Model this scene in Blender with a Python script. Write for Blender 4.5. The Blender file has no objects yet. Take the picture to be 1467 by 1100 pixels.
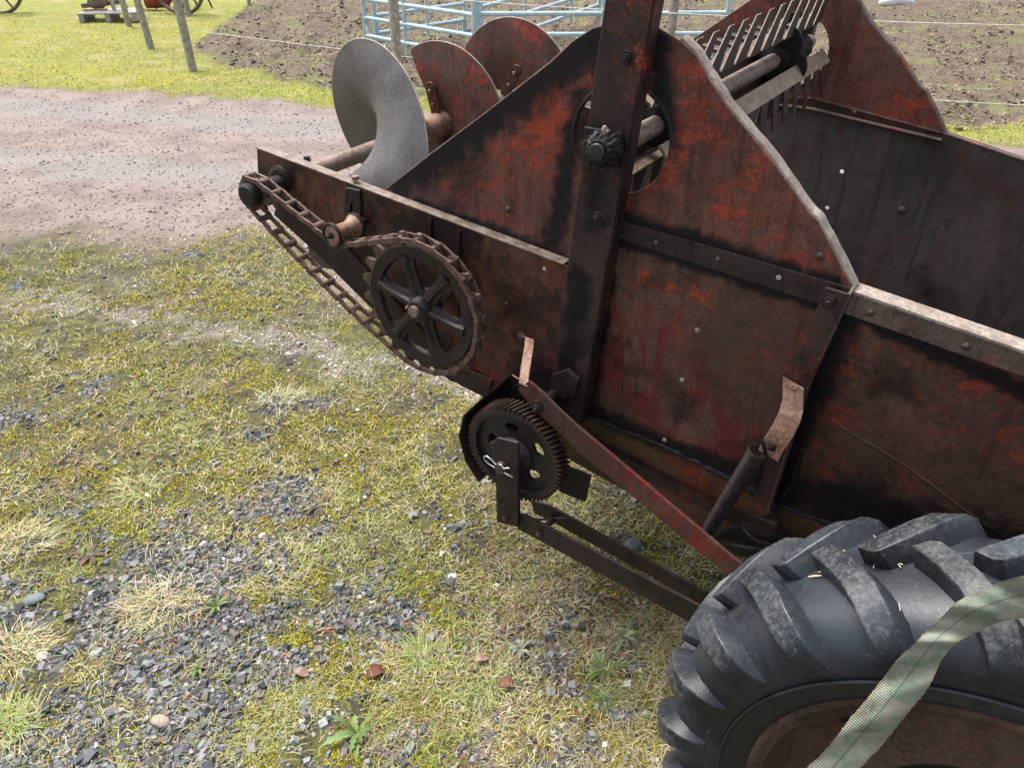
import bpy, math, random
import numpy as np
from mathutils import Vector
from mathutils.geometry import tessellate_polygon

random.seed(7); rng = np.random.default_rng(7)
R = math.radians
scene = bpy.context.scene
col = scene.collection

# ------------------------------------------------------------------ camera
PITCH = math.atan(.66); CAM_H = 1.55; FPX = 1060.0
cam = bpy.data.cameras.new('camera'); cam.sensor_width = 36; cam.lens = 36 * FPX / 1467
cam.clip_start = .02; cam.clip_end = 2000
camo = bpy.data.objects.new('camera', cam); col.objects.link(camo)
camo.location = (0, 0, CAM_H); camo.rotation_euler = (math.pi / 2 - PITCH, 0, 0)
scene.camera = camo

# ------------------------------------------------------------------ sky, sun, exposure
SUN_EL, SUN_AZ = 62, -50         # soft high sun, ahead and to the left of the view (azimuth from +Y towards +X)
w = bpy.data.worlds.new('World'); scene.world = w; w.use_nodes = True
nt = w.node_tree; nt.nodes.clear()
sky = nt.nodes.new('ShaderNodeTexSky'); sky.sky_type = 'NISHITA'; sky.sun_disc = False
sky.sun_elevation = R(SUN_EL); sky.sun_rotation = R(SUN_AZ); sky.air_density = 1.0; sky.dust_density = 5.0; sky.ozone_density = 1.0
hs = nt.nodes.new('ShaderNodeHueSaturation'); hs.inputs['Saturation'].default_value = .45
bg = nt.nodes.new('ShaderNodeBackground'); bg.inputs[1].default_value = .15
wo = nt.nodes.new('ShaderNodeOutputWorld')
nt.links.new(sky.outputs[0], hs.inputs['Color']); nt.links.new(hs.outputs[0], bg.inputs[0]); nt.links.new(bg.outputs[0], wo.inputs[0])
sun = bpy.data.lights.new('sun', 'SUN'); sun.energy = 2.2; sun.angle = R(24); sun.color = (1, .97, .92)
suno = bpy.data.objects.new('sun', sun); col.objects.link(suno)
sd = Vector((math.sin(R(SUN_AZ)) * math.cos(R(SUN_EL)), math.cos(R(SUN_AZ)) * math.cos(R(SUN_EL)), math.sin(R(SUN_EL))))
suno.rotation_euler = sd.to_track_quat('Z', 'Y').to_euler()
suno.location = (0, 0, 8)
vs = scene.view_settings; vs.view_transform = 'Standard'; vs.look = 'None'; vs.gamma = 1; vs.exposure = 1.0

# ------------------------------------------------------------------ measuring helpers
# the machine stands square to the direction N (away from the camera side); A runs along it towards its front
CP, SP = math.cos(PITCH), math.sin(PITCH)
AX = (Vector((1, 0, 0)), Vector((0, CP, -SP)), Vector((0, -SP, -CP)))
_n = Vector((832, -700, 1060)).normalized()
N = (AX[0] * _n.x + AX[2] * _n.y + AX[1] * _n.z); N.z = 0; N.normalize()
A = Vector((N.y, -N.x, 0))
WALL = 1.2
def ray(x, y): return AX[0] * ((x - 733.5) / FPX) + AX[1] + AX[2] * ((y - 550) / FPX)
def U(x, y, o=0.0):      # photo measurement -> (along, height) in the vertical plane o metres outside the side wall
    r = ray(x, y); X = r * ((WALL - o) / r.dot(N)); return (X.dot(A), X.z + CAM_H)
def UL(pts, o=0.0): return [U(x, y, o) for x, y in pts]
def W(s, z, o): return A * s + N * (WALL - o) + Vector((0, 0, z))
def G(x, y, z=0.0):
    r = ray(x, y); t = (z - CAM_H) / r.z; return Vector((r.x * t, r.y * t, z))

# ------------------------------------------------------------------ object helpers
def tag(o, label=None, cat=None, group=None, kind=None):
    if label: o['label'] = label
    if cat: o['category'] = cat
    if group: o['group'] = group
    if kind: o['kind'] = kind
    return o
def thing(name, label, cat, loc=(0, 0, 0), group=None):
    o = bpy.data.objects.new(name, None); o.empty_display_size = .1; col.objects.link(o); o.location = loc
    return tag(o, label, cat, group)
def base_of(parent):
    v = Vector((0, 0, 0))
    while parent: v += parent.location; parent = parent.parent
    return v
class MB:
    def __init__(s): s.v = []; s.f = []; s.cuts = []
    def then(s, mat): s.cuts.append((len(s.f), mat)); return s      # the faces added from here on take another material
    def add(s, vs, fs):
        b = len(s.v); s.v += [Vector(v) for v in vs]; s.f += [tuple(i + b for i in f) for f in fs]; return s
    def build(s, name, mat, parent=None, smooth=False, bevel=0, origin=None, seg=2):
        org = Vector(origin) if origin is not None else base_of(parent)
        me = bpy.data.meshes.new(name); me.from_pydata([tuple(v - org) for v in s.v], [], s.f); me.update()
        me.materials.append(mat)
        for ci, (st, mt_) in enumerate(s.cuts):
            me.materials.append(mt_)
            for pi in range(st, len(me.polygons)): me.polygons[pi].material_index = ci + 1
        me.validate()
        o = bpy.data.objects.new(name, me); col.objects.link(o)
        o.location = org - base_of(parent)
        if parent: o.parent = parent
        if smooth:
            me.polygons.foreach_set('use_smooth', [True] * len(me.polygons))
            if smooth != 'all': me.set_sharp_from_angle(angle=R(35))
        if bevel:
            m = o.modifiers.new('bevel', 'BEVEL'); m.width = bevel; m.segments = seg; m.limit_method = 'ANGLE'; m.angle_limit = R(30)
        return o
    # a flat sheet whose outline lies in the plane of the wall, from o0 (near) to o1 (far)
    def sheet(s, poly, o0, o1, holes=()):
        loops = [list(poly)] + [list(h) for h in holes]
        f0 = (lambda p: o0) if not callable(o0) else o0
        f1 = (lambda p: o1) if not callable(o1) else o1
        flat = [p for l in loops for p in l]; n = len(flat)
        tris = tessellate_polygon([[Vector((p[0], p[1], 0)) for p in l] for l in loops])
        vs = [W(p[0], p[1], f0(p)) for p in flat] + [W(p[0], p[1], f1(p)) for p in flat]
        fs = []
        for t in tris:
            a, b, c = (flat[i] for i in t)
            cr = (b[0] - a[0]) * (c[1] - a[1]) - (b[1] - a[1]) * (c[0] - a[0])
            if abs(cr) < 1e-12: continue
            t = tuple(t) if cr > 0 else tuple(t)[::-1]
            fs.append(t); fs.append(tuple(i + n for i in t[::-1]))
        k = 0
        for li, l in enumerate(loops):
            m = len(l); area = sum(l[i][0] * l[(i + 1) % m][1] - l[(i + 1) % m][0] * l[i][1] for i in range(m))
            ccw = (area > 0) == (li == 0)
            for i in range(m):
                a, b = k + i, k + (i + 1) % m
                fs.append((a, a + n, b + n, b) if ccw else (a, b, b + n, a + n))
            k += m
        return s.add(vs, fs)
    def box(s, c, dx, dy, dz):     # centre and three half-extent vectors
        c, dx, dy, dz = map(Vector, (c, dx, dy, dz))
        vs = [c + dx * i + dy * j + dz * k for i in (-1, 1) for j in (-1, 1) for k in (-1, 1)]
        fs = [(0, 1, 3, 2), (4, 6, 7, 5), (0, 4, 5, 1), (2, 3, 7, 6), (0, 2, 6, 4), (1, 5, 7, 3)]
        if dx.cross(dy).dot(dz) < 0: fs = [f[::-1] for f in fs]
        return s.add(vs, fs)
    def bar(s, p, q, wv, tv):      # prism from p to q, half width vector wv, half thickness vector tv
        p, q = Vector(p), Vector(q); return s.box((p + q) / 2, (q - p) / 2, wv, tv)
    def tube(s, pts, r, n=10, cap=True, closed=False):
        pts = [Vector(p) for p in pts]; m = len(pts); rs = r if isinstance(r, (list, tuple)) else [r] * m
        vs = []; up = None
        for i, p in enumerate(pts):
            if closed: t = pts[(i + 1) % m] - pts[i - 1]
            else: t = pts[min(i + 1, m - 1)] - pts[max(i - 1, 0)]
            t.normalize()
            if up is None:
                up = Vector((0, 0, 1)) if abs(t.z) < .9 else Vector((1, 0, 0))
            up = (up - t * up.dot(t)).normalized(); sd_ = t.cross(up)
            for k in range(n):
                a = 2 * math.pi * k / n; vs.append(p + (up * math.cos(a) + sd_ * math.sin(a)) * rs[i])
        fs = []
        for i in range(m if closed else m - 1):
            j = (i + 1) % m
            for k in range(n):
                l = (k + 1) % n; fs.append((i * n + k, i * n + l, j * n + l, j * n + k))
        if cap and not closed: fs += [tuple(range(n))[::-1], tuple((m - 1) * n + k for k in range(n))]
        return s.add(vs, fs)
    def lathe(s, sc, zc, prof, n=48, closed=True, jit=None, drift=None):   # prof = [(o, r)] around an axis along N
        vs = []; m = len(prof)
        for k in range(n):
            a = 2 * math.pi * k / n
            for i, (o, r) in enumerate(prof):
                rr = r + (jit(a, i) if jit else 0)
                vs.append(W(sc + rr * math.cos(a), zc + rr * math.sin(a), o))
        fs = []
        for k in range(n):
            l = (k + 1) % n
            for i in range(m if closed else m - 1):
                j = (i + 1) % m
                fs.append((k * m + i, l * m + i, l * m + j, k * m + j))
        if not closed: fs += [tuple(k * m for k in range(n))[::-1], tuple(k * m + m - 1 for k in range(n))]
        return s.add(vs, fs)
def circ(c, r, n=20, a0=0): return [(c[0] + r * math.cos(a0 + 2 * math.pi * i / n), c[1] + r * math.sin(a0 + 2 * math.pi * i / n)) for i in range(n)]

# ------------------------------------------------------------------ materials
class NB:
    def __init__(s, name, rough=.6, metal=0.0, spec=.5):
        s.m = bpy.data.materials.new(name); s.m.use_nodes = True; s.t = s.m.node_tree
        s.b = s.t.nodes['Principled BSDF']; s.b.inputs['Roughness'].default_value = rough
        s.b.inputs['Metallic'].default_value = metal; s.b.inputs['Specular IOR Level'].default_value = spec
    def n(s, typ, **kw):
        x = s.t.nodes.new(typ)
        for k, v in kw.items():
            if k.startswith('i_'):
                k = k[2:]; k = int(k) if k.isdigit() else k.replace('_', ' ')
                s.put(v, x.inputs[k])
            else: setattr(x, k, v)
        return x
    def put(s, v, sock):
        if isinstance(v, bpy.types.NodeSocket): s.t.links.new(v, sock)
        else: sock.default_value = v
    def pos(s): return s.n('ShaderNodeNewGeometry').outputs['Position']
    def noise(s, vec, scale, detail=4, rough=.55, dist=0.0, out='Fac'):
        return s.n('ShaderNodeTexNoise', i_Vector=vec, i_Scale=scale, i_Detail=detail, i_Roughness=rough, i_Distortion=dist).outputs[out]
    def math(s, op, a, b=0.0, c=0.0, clamp=False):
        x = s.n('ShaderNodeMath', operation=op, use_clamp=clamp); s.put(a, x.inputs[0]); s.put(b, x.inputs[1]); s.put(c, x.inputs[2]); return x.outputs[0]
    def vmath(s, op, a, b=(0, 0, 0)):
        x = s.n('ShaderNodeVectorMath', operation=op); s.put(a, x.inputs[0])
        if op == 'SCALE': s.put(b, x.inputs[3])
        else: s.put(b, x.inputs[1])
        return x.outputs['Value'] if op in ('DOT_PRODUCT', 'LENGTH', 'DISTANCE') else x.outputs['Vector']
    def step(s, v, lo, hi, a=0.0, b=1.0):
        x = s.n('ShaderNodeMapRange', interpolation_type='SMOOTHSTEP'); s.put(v, x.inputs[0])
        for i, q in ((1, lo), (2, hi), (3, a), (4, b)): s.put(q, x.inputs[i])
        return x.outputs[0]
    def mix(s, f, a, b, mode='MIX'):
        x = s.n('ShaderNodeMix', data_type='RGBA', blend_type=mode); s.put(f, x.inputs[0])
        for v, i in ((a, 6), (b, 7)):
            s.put(v if isinstance(v, bpy.types.NodeSocket) else (*v, 1) if len(v) == 3 else v, x.inputs[i])
        return x.outputs[2]
    def attr(s, name, out='Fac'): return s.n('ShaderNodeAttribute', attribute_name=name).outputs[out]
    def bump(s, h, strength=.3, dist=.002):
        x = s.n('ShaderNodeBump', i_Strength=strength, i_Distance=dist, i_Height=h); s.t.links.new(x.outputs[0], s.b.inputs['Normal'])
    def color(s, v): s.put(v if isinstance(v, bpy.types.NodeSocket) else (*v, 1), s.b.inputs['Base Color'])
    def rough(s, v): s.put(v, s.b.inputs['Roughness'])
    # distance of the shading point to the segment a-b
    def segdist(s, P, a, b):
        a, b = Vector(a), Vector(b); ab = b - a
        ap = s.vmath('SUBTRACT', P, tuple(a))
        t = s.math('DIVIDE', s.vmath('DOT_PRODUCT', ap, tuple(ab)), ab.length_squared, clamp=True)
        return s.vmath('LENGTH', s.vmath('SUBTRACT', ap, s.vmath('SCALE', tuple(ab), t)))

def painted(name, base=(.072, .037, .028), paint=(.36, .058, .028), amount=.5, grease=.4, scale=1.0, rough=.55, segs=(), reds=(), crimson=0.0, cseg=None, ochre=0.0, metal=0.0, pscale=9, mott=1.0):
    """old red paint worn to rust, with flecks of paint left, and black grease; segs: [(a, b, width)] greasy runs"""
    s = NB(name, rough, metal, .24); P = s.pos()
    big = s.noise(P, 4.5 * scale, 5, .6); med = s.noise(P, 22 * scale, 6, .65, .4); fine = s.noise(P, 150 * scale, 5, .7)
    c = s.mix(s.step(med, .3, .72), tuple(v * (1 - .42 * mott) for v in base), tuple(v * (1 + .45 * mott) for v in base))
    c = s.mix(s.math('MULTIPLY', s.step(fine, .35, .75), .8 * mott), c, tuple(v * 2.0 for v in base))
    run = s.noise(s.vmath('MULTIPLY', P, (34, 34, 3.0)), 1, 5, .6, .3); run2 = s.noise(s.vmath('MULTIPLY', P, (9, 9, 1.6)), 1, 4, .6, .2)
    c = s.mix(s.math('MULTIPLY', s.step(run, .50, .68), .55), c, tuple(v * .30 for v in base))
    c = s.mix(s.math('MULTIPLY', s.step(run2, .52, .70), .5), c, (base[0] * 1.5, base[1] * 1.15, base[2] * 1.0))
    # thin stain of paint left in the grain, then solid flecks
    pm = s.noise(P, pscale * scale, 3, .5); pf = s.noise(P, 42 * scale, 10, .74, .3)
    for a, b, wd in reds:
        pm = s.math('ADD', pm, s.step(s.segdist(P, a, b), wd, wd * .1, 0, .15))
    th = .585 - .05 * amount
    dens = s.math('MULTIPLY', s.math('SUBTRACT', pm, .5), .46)
    pf2 = s.noise(P, 210 * scale, 6, .7)
    fl = s.math('ADD', s.math('ADD', s.math('MULTIPLY', pf, .72), s.math('MULTIPLY', pf2, .28)), dens)
    c = s.mix(s.math('MULTIPLY', s.step(fl, th - .12, th + .04), .34), c, tuple(v * .5 for v in paint))
    fm = s.step(fl, th - .002, th + .010)
    c = s.mix(s.math('MULTIPLY', fm, .85), c, s.mix(s.step(fine, .3, .7), tuple(v * .6 for v in paint), tuple(v * 1.05 for v in paint)))
    if ochre: c = s.mix(s.math('MULTIPLY', s.step(s.noise(P, 6, 4, .6, 1.5), .5, .68), ochre), c, (.16, .085, .035))
    if crimson:
        st = s.noise(s.vmath('MULTIPLY', P, (14, 14, 5)), 1, 5, .62, 1.2)
        c = s.mix(s.math('MULTIPLY', s.step(st, .49, .60), s.math('MULTIPLY', crimson, s.step(s.segdist(P, cseg[0], cseg[1]), cseg[2], cseg[2] * .3) if cseg else 1.0)), c, (.14, .010, .014))
    g = s.math('MULTIPLY', s.step(s.noise(P, 6.5 * scale, 7, .66, .15), .575 - .2 * grease, .76 - .2 * grease), .8)
    c = s.mix(s.math('MULTIPLY', s.step(s.noise(P, 2.6 * scale, 6, .62, .5), .42, .62), .5), c, (.018, .014, .014))
    for a, b, wd in segs:
        d = s.math('ADD', s.segdist(P, a, b), s.math('MULTIPLY', s.math('SUBTRACT', med, .5), wd * 2.0))
        g = s.math('MAXIMUM', g, s.step(d, wd * 1.25, wd * .35))
    c = s.mix(s.math('MULTIPLY', g, .96), c, (.0045, .0046, .0065))
    sp = s.step(s.noise(P, 330, 2, .6), .73, .77)           # dry specks and straw dust
    c = s.mix(s.math('MULTIPLY', sp, .55), c, (.22, .19, .16))
    s.color(c)
    s.rough(s.math('ADD', s.math('MULTIPLY', g, -.12), s.math('ADD', rough, s.math('MULTIPLY', med, .18))))
    s.bump(s.math('ADD', s.math('MULTIPLY', fine, .5), s.math('ADD', s.math('MULTIPLY', fl, 1.0), s.math('MULTIPLY', g, s.math('MULTIPLY', pf, 1.2)))), .5, .002)
    return s.m

def simple(name, c1, c2, scale=20, rough=.6, metal=0.0, bump=.3, dist=.0015, c3=None, fscale=150, spec=.5):
    s = NB(name, rough, metal, spec); P = s.pos()
    a = s.noise(P, scale, 6, .65, .4); f = s.noise(P, fscale, 4, .7)
    c = s.mix(s.step(a, .35, .68), c1, c2)
    if c3: c = s.mix(s.math('MULTIPLY', s.step(f, .5, .66), .8), c, c3)
    s.color(c); s.rough(s.math('ADD', rough - .1, s.math('MULTIPLY', a, .25)))
    s.bump(s.math('ADD', a, s.math('MULTIPLY', f, .5)), bump, dist); return s.m

M = {}
def seg3(p, q, wd, o=0): return (W(*U(*p, o), o), W(*U(*q, o), o), wd)
M['guard'] = painted('painted_guard_plate', base=(.102, .044, .033), amount=.0, grease=.25, rough=.5, pscale=7,
    segs=[seg3((575, 262), (865, 45), .05), seg3((835, 140), (790, 350), .03), seg3((945, 60), (955, 200), .028), seg3((890, 310), (1190, 405), .022), seg3((600, 290), (800, 365), .02)],
    reds=[seg3((690, 245), (840, 120), .075), seg3((985, 90), (950, 260), .055), seg3((1000, 270), (1180, 395), .05)])
M['wall'] = painted('worn_side_panel', base=(.086, .044, .033), amount=-.45, grease=.32, crimson=.8, cseg=(W(*U(905, 500), 0), W(*U(1010, 620), 0), .17), ochre=.55, rough=.5,
    segs=[seg3((840, 590), (1090, 690), .03), seg3((890, 345), (1190, 440), .018), seg3((870, 400), (840, 590), .028), seg3((1215, 450), (1110, 690), .035), seg3((1110, 690), (1467, 800), .07), seg3((1225, 450), (1467, 560), .02)],
    reds=[seg3((1210, 480), (1190, 590), .05), seg3((1230, 470), (1467, 560), .06), seg3((1120, 450), (1165, 480), .05), seg3((1160, 640), (1260, 700), .04), seg3((930, 400), (1000, 420), .03)])
M['rear'] = painted('greasy_rear_panel', base=(.08, .038, .027), amount=-.4, grease=.85, crimson=.25, ochre=.7, rough=.45,
    segs=[seg3((480, 320), (560, 400), .03), seg3((540, 310), (690, 345), .035), seg3((600, 540), (790, 560), .04), seg3((380, 230), (400, 330), .03), seg3((800, 390), (790, 520), .02)])
M['far_wall'] = painted('worn_inner_wall', mott=.45, base=(.072, .060, .056), paint=(.13, .045, .032), amount=-.25, grease=.12, rough=.52)
M['post'] = painted('painted_post', base=(.036, .021, .018), amount=-.7, grease=.5, rough=.42, segs=[seg3((850, 205), (850, 320), .03, .05), seg3((830, 400), (800, 580), .03, .05)])
M['rail'] = painted('worn_rail', base=(.11, .08, .066), amount=-.3, grease=.2, rough=.5)
M['red_bar'] = painted('red_bar_paint', base=(.085, .045, .035), paint=(.30, .024, .026), amount=.0, grease=.15, rough=.45, pscale=5, reds=[seg3((850, 640), (1050, 810), .04, .135)])
M['dark_bar'] = painted('dark_bar_paint', base=(.026, .018, .016), paint=(.16, .028, .02), amount=-.9, grease=.5, rough=.45)
M['edge'] = simple('worn_lit_edge', (.22, .18, .145), (.40, .34, .29), 30, .6, .1, c3=(.15, .085, .055))  # worn metal; also paints the sky's brightness onto upturned lips and tooth rims
M['edge_dull'] = simple('dull_worn_lit_edge', (.12, .085, .065), (.28, .225, .185), 40, .6, .1, c3=(.11, .06, .04))  # rear flange toned pale for light from above, put into the colour
M['flight_red'] = painted('red_auger_flight', base=(.10, .055, .042), paint=(.42, .065, .04), amount=.55, grease=.0, rough=.48, pscale=10)
M['flight_grey'] = simple('bare_auger_flight', (.075, .066, .068), (.15, .14, .148), 5, .45, .4, .4, c3=(.21, .195, .20), fscale=200)
M['shaft'] = simple('rusty_shaft', (.13, .085, .065), (.25, .18, .145), 25, .55, .2, c3=(.33, .26, .21))
M['tooth'] = simple('shaded_beater_steel', (.03, .022, .019), (.07, .05, .04), 30, .55, .15)  # teeth darkened in colour because they face away from the light
M['tooth_bar'] = simple('lit_beater_bar', (.14, .10, .07), (.28, .215, .16), 35, .55, .1, c3=(.26, .12, .07))  # flat of the bar painted pale as if lit from above
M['black'] = simple('black_grease_and_dark', (.006, .006, .0075), (.016, .015, .016), 60, .5, 0, .6, .003, spec=.3)  # grease, and the painted dark of openings
M['iron'] = simple('oily_cast_iron', (.014, .011, .012), (.034, .022, .021), 30, .42, .2, .5, .002, c3=(.055, .036, .033), spec=.35)
M['gear'] = simple('oily_gear', (.018, .016, .017), (.035, .026, .025), 25, .45, .3, .5, .002, c3=(.055, .038, .034))
M['gear_rust'] = simple('rusty_gear_rim', (.028, .02, .018), (.10, .05, .03), 18, .5, .3, .4, .001)
M['chain'] = simple('rusty_chain', (.07, .042, .034), (.17, .105, .08), 60, .5, .4, .4, .001, c3=(.19, .13, .105))
M['bolt'] = simple('dull_bolt', (.055, .04, .035), (.12, .09, .075), 80, .5, .4)
M['rust'] = simple('orange_rust', (.16, .075, .045), (.3, .17, .12), 40, .6, .15, c3=(.36, .26, .21))
M['rivet'] = simple('bright_rivet', (.26, .22, .19), (.46, .41, .37), 60, .45, .2)
M['steel'] = simple('bright_pin_steel', (.5, .5, .5), (.7, .7, .7), 60, .3, .8)
M['galv'] = simple('pale_blue_galvanised', (.36, .5, .56), (.48, .62, .68), 10, .5, .2, .1)
M['wood'] = simple('weathered_post_wood', (.22, .205, .17), (.42, .39, .34), 25, .85)
M['pallet'] = simple('grey_pallet_wood', (.28, .26, .25), (.45, .43, .41), 12, .85)
M['oldred'] = simple('faded_red_implement', (.16, .02, .015), (.30, .05, .03), 9, .6)
M['oldiron'] = simple('rusty_implement_steel', (.11, .075, .06), (.2, .15, .13), 9, .55, .3)
M['wire'] = simple('pale_fence_wire', (.5, .48, .42), (.62, .6, .55), 10, .6)
M['rim'] = painted('rusty_rim', base=(.075, .045, .034), paint=(.14, .06, .04), amount=.1, grease=.12, rough=.6)
M['straw_bit'] = simple('pale_straw_bits', (.40, .34, .22), (.6, .54, .4), 60, .8)
M['whitestone'] = simple('white_block', (.6, .6, .62), (.75, .75, .78), 10, .8)

# tyre rubber: dusty blue-black
s = NB('dusty_tyre_rubber', .42, 0, .42); P = s.pos()
a = s.noise(P, 7, 5, .6, .8); f = s.noise(P, 220, 4, .7); sc_ = s.noise(s.vmath('MULTIPLY', P, (90, 20, 60)), 1, 6, .8, 2.5)
c = s.mix(s.step(a, .35, .7), (.009, .011, .015), (.030, .037, .048))
c = s.mix(s.math('MULTIPLY', s.step(sc_, .6, .75), .5), c, (.12, .13, .14))
top = s.attr('worn')                       # wear of the lug tops
wear = s.math('MULTIPLY', s.math('POWER', top, 3.0), s.step(s.noise(P, 110, 10, .85, .3), .46, .60))
c = s.mix(s.math('MULTIPLY', wear, .36), c, (.19, .20, .19))
cr = s.n('ShaderNodeTexVoronoi', feature='DISTANCE_TO_EDGE', i_Vector=s.vmath('ADD', P, s.vmath('SCALE', s.noise(P, 30, 3, .6, 0, 'Color'), .03)), i_Scale=26).outputs['Distance']
ck = s.math('MULTIPLY', s.step(cr, .018, .004), s.step(s.noise(P, 9, 4, .6), .5, .62)); c = s.mix(s.math('MULTIPLY', ck, .5), c, (.15, .16, .165))
dst = s.math('MULTIPLY', s.step(s.noise(P, 16, 6, .7, .8), .54, .72), .22); c = s.mix(dst, c, (.11, .105, .09))
c = s.mix(s.step(s.noise(P, 500, 2, .5), .76, .8), c, (.3, .28, .2))
s.color(c); s.rough(s.math('ADD', .30, s.math('MULTIPLY', f, .25))); s.bump(s.math('ADD', f, s.math('MULTIPLY', sc_, .8)), .35, .0012)
M['tyre'] = s.m
# webbing strap
s = NB('green_webbing', .85); P = s.pos(); uv = s.n('ShaderNodeAttribute', attribute_name='uvw').outputs['Vector']
wv = s.n('ShaderNodeTexWave', wave_type='BANDS', bands_direction='Y', i_Scale=24, i_Vector=uv).outputs['Fac']
dirt = s.noise(P, 28, 6, .65, .6)
c = s.mix(s.step(dirt, .38, .62), (.17, .235, .18), (.33, .32, .26))
c = s.mix(s.math('MULTIPLY', s.step(s.noise(P, 16, 6, .65, .4), .52, .66), .75), c, (.11, .085, .055))
c = s.mix(s.math('MULTIPLY', s.step(s.noise(P, 300, 3, .6), .45, .7), .55), c, (.30, .33, .24))
sx = s.n('ShaderNodeSeparateXYZ', i_0=uv).outputs[0]
edge = s.step(s.math('ABSOLUTE', sx), .80, .9); c = s.mix(s.math('MULTIPLY', edge, .5), c, (.28, .20, .12))
mid = s.step(s.math('ABSOLUTE', s.math('ADD', sx, .1)), .07, .02); c = s.mix(s.math('MULTIPLY', mid, .55), c, (.03, .05, .04))
s.color(c); s.bump(s.math('ADD', wv, dirt), .6, .002); M['strap'] = s.m
# plants: colour carried by each blade
def colattr_mat(name, rough=.7, trans=0.0, var=.25, scale=60):
    s = NB(name, rough, 0, .3); c = s.attr('tint', 'Color')
    c = s.mix(s.step(s.noise(s.pos(), scale, 3, .6), .3, .7, 0, var), c, (.5, .5, .5), 'OVERLAY')
    s.color(c)
    if trans:
        o = s.t.nodes['Material Output']; tr = s.n('ShaderNodeBsdfTranslucent'); s.put(c, tr.inputs[0])
        mx = s.n('ShaderNodeMixShader', i_0=trans); s.t.links.new(s.b.outputs[0], mx.inputs[1]); s.t.links.new(tr.outputs[0], mx.inputs[2]); s.t.links.new(mx.outputs[0], o.inputs[0])
    return s.m
M['blade'] = colattr_mat('grass_blades', .75, .15)
M['stone'] = colattr_mat('crushed_stone', .7, 0, .5, 200)
M['leaf'] = colattr_mat('weed_leaf', .6, .25)
M['litter'] = colattr_mat('dead_leaf_litter', .8, .1)

# ------------------------------------------------------------------ numpy noise
def vnoise(x, y, seed=0):
    xi = np.floor(x).astype(np.int64); yi = np.floor(y).astype(np.int64); fx = x - xi; fy = y - yi
    fx = fx * fx * (3 - 2 * fx); fy = fy * fy * (3 - 2 * fy)
    def h(a, b):
        v = (a * 374761393 + b * 668265263 + seed * 974634777) & 0xffffffff
        v = ((v ^ (v >> 13)) * 1274126177) & 0xffffffff
        return ((v ^ (v >> 16)) & 0xffff) / 65535.0
    return (h(xi, yi) * (1 - fx) + h(xi + 1, yi) * fx) * (1 - fy) + (h(xi, yi + 1) * (1 - fx) + h(xi + 1, yi + 1) * fx) * fy
def fbm(x, y, sc, seed=0, oc=4):
    t = 0; a = .5; n = 0
    for i in range(oc):
        t = t + a * vnoise(x * sc, y * sc, seed + i * 17); n += a; a *= .5; sc *= 2.03
    return t / n
def sst(v, lo, hi):
    t = np.clip((v - lo) / (hi - lo), 0, 1); return t * t * (3 - 2 * t)
def road_near(x): return np.interp(x, [-12, -2.87, -1.25, -.75, -.3, 4, 12], [5.6, 3.95, 3.72, 3.15, 2.95, 1.8, -.5])
def road_far(x): return np.interp(x, [-14, -5.05, -1.57, 3.9, 14], [9.6, 7.73, 6.85, 5.47, 3.2])
MUDX = [-4.6, -4.3, -3.95, -3.5, -2.6, -1.71, 4, 14]; 
def in_mud(x, y):
    near = np.interp(x, [-4.9, -4.6, -4.0, -3.3, -2.34, -1.71, 4, 14], [40, 16, 10.2, 8.75, 7.95, 7.55, 5.98, 3.6])
    wob = (fbm(x, y, 2.2, 5) - .5) * .8
    return sst(y - near + wob, -.1, .25)
def zones(x, y):
    w1 = (fbm(x, y, 1.6, 1) - .5); w2 = (fbm(x, y, 6, 9) - .5)
    dn = y - road_near(x) + w1 * .9 + w2 * .35; df = road_far(x) - y + w2 * .35
    road = sst(dn, -.3, .35) * sst(df, -.08, .12)
    near = 1 - sst(dn, -.3, .35) * 1.0
    far = sst(-df, -.1, .08)
    near = near * (1 - far)
    mud = in_mud(x, y) * far
    green = far * (1 - mud)
    # near ground: bare crushed stone low down and to the left, moss and grass further off
    g = fbm(x, y, 2.3, 33) * .36 + fbm(x, y, 9, 41) * .36 + fbm(x, y, 26, 43) * .28
    bias = np.interp(y, [.5, 1.15, 1.5, 1.9, 2.4, 3.5], [.03, .01, -.045, -.095, -.12, -.12]) + np.interp(x, [-1.6, -.9, -.35, -.05, .2], [.012, .012, 0, -.05, -.08])
    stones = sst(g + bias, .465, .575)
    band = np.exp(-((y - (2.72 - .30 * (x + 1.2) + w1 * .5)) / .22) ** 2)       # pale grit band
    grit = sst(band * .26 + fbm(x, y, 7, 71) * .42 + fbm(x, y, 30, 73) * .40, .60, .70)
    tyre = np.exp(-((y - (3.02 - .42 * (x + 1.3) + w1 * .3)) / .10) ** 2) * sst(fbm(x, y, 5, 77), .4, .6)
    return dict(road=road, near=near, mud=mud, green=green, stones=stones * near, grit=grit * near, soil=tyre * near * .6)

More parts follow.
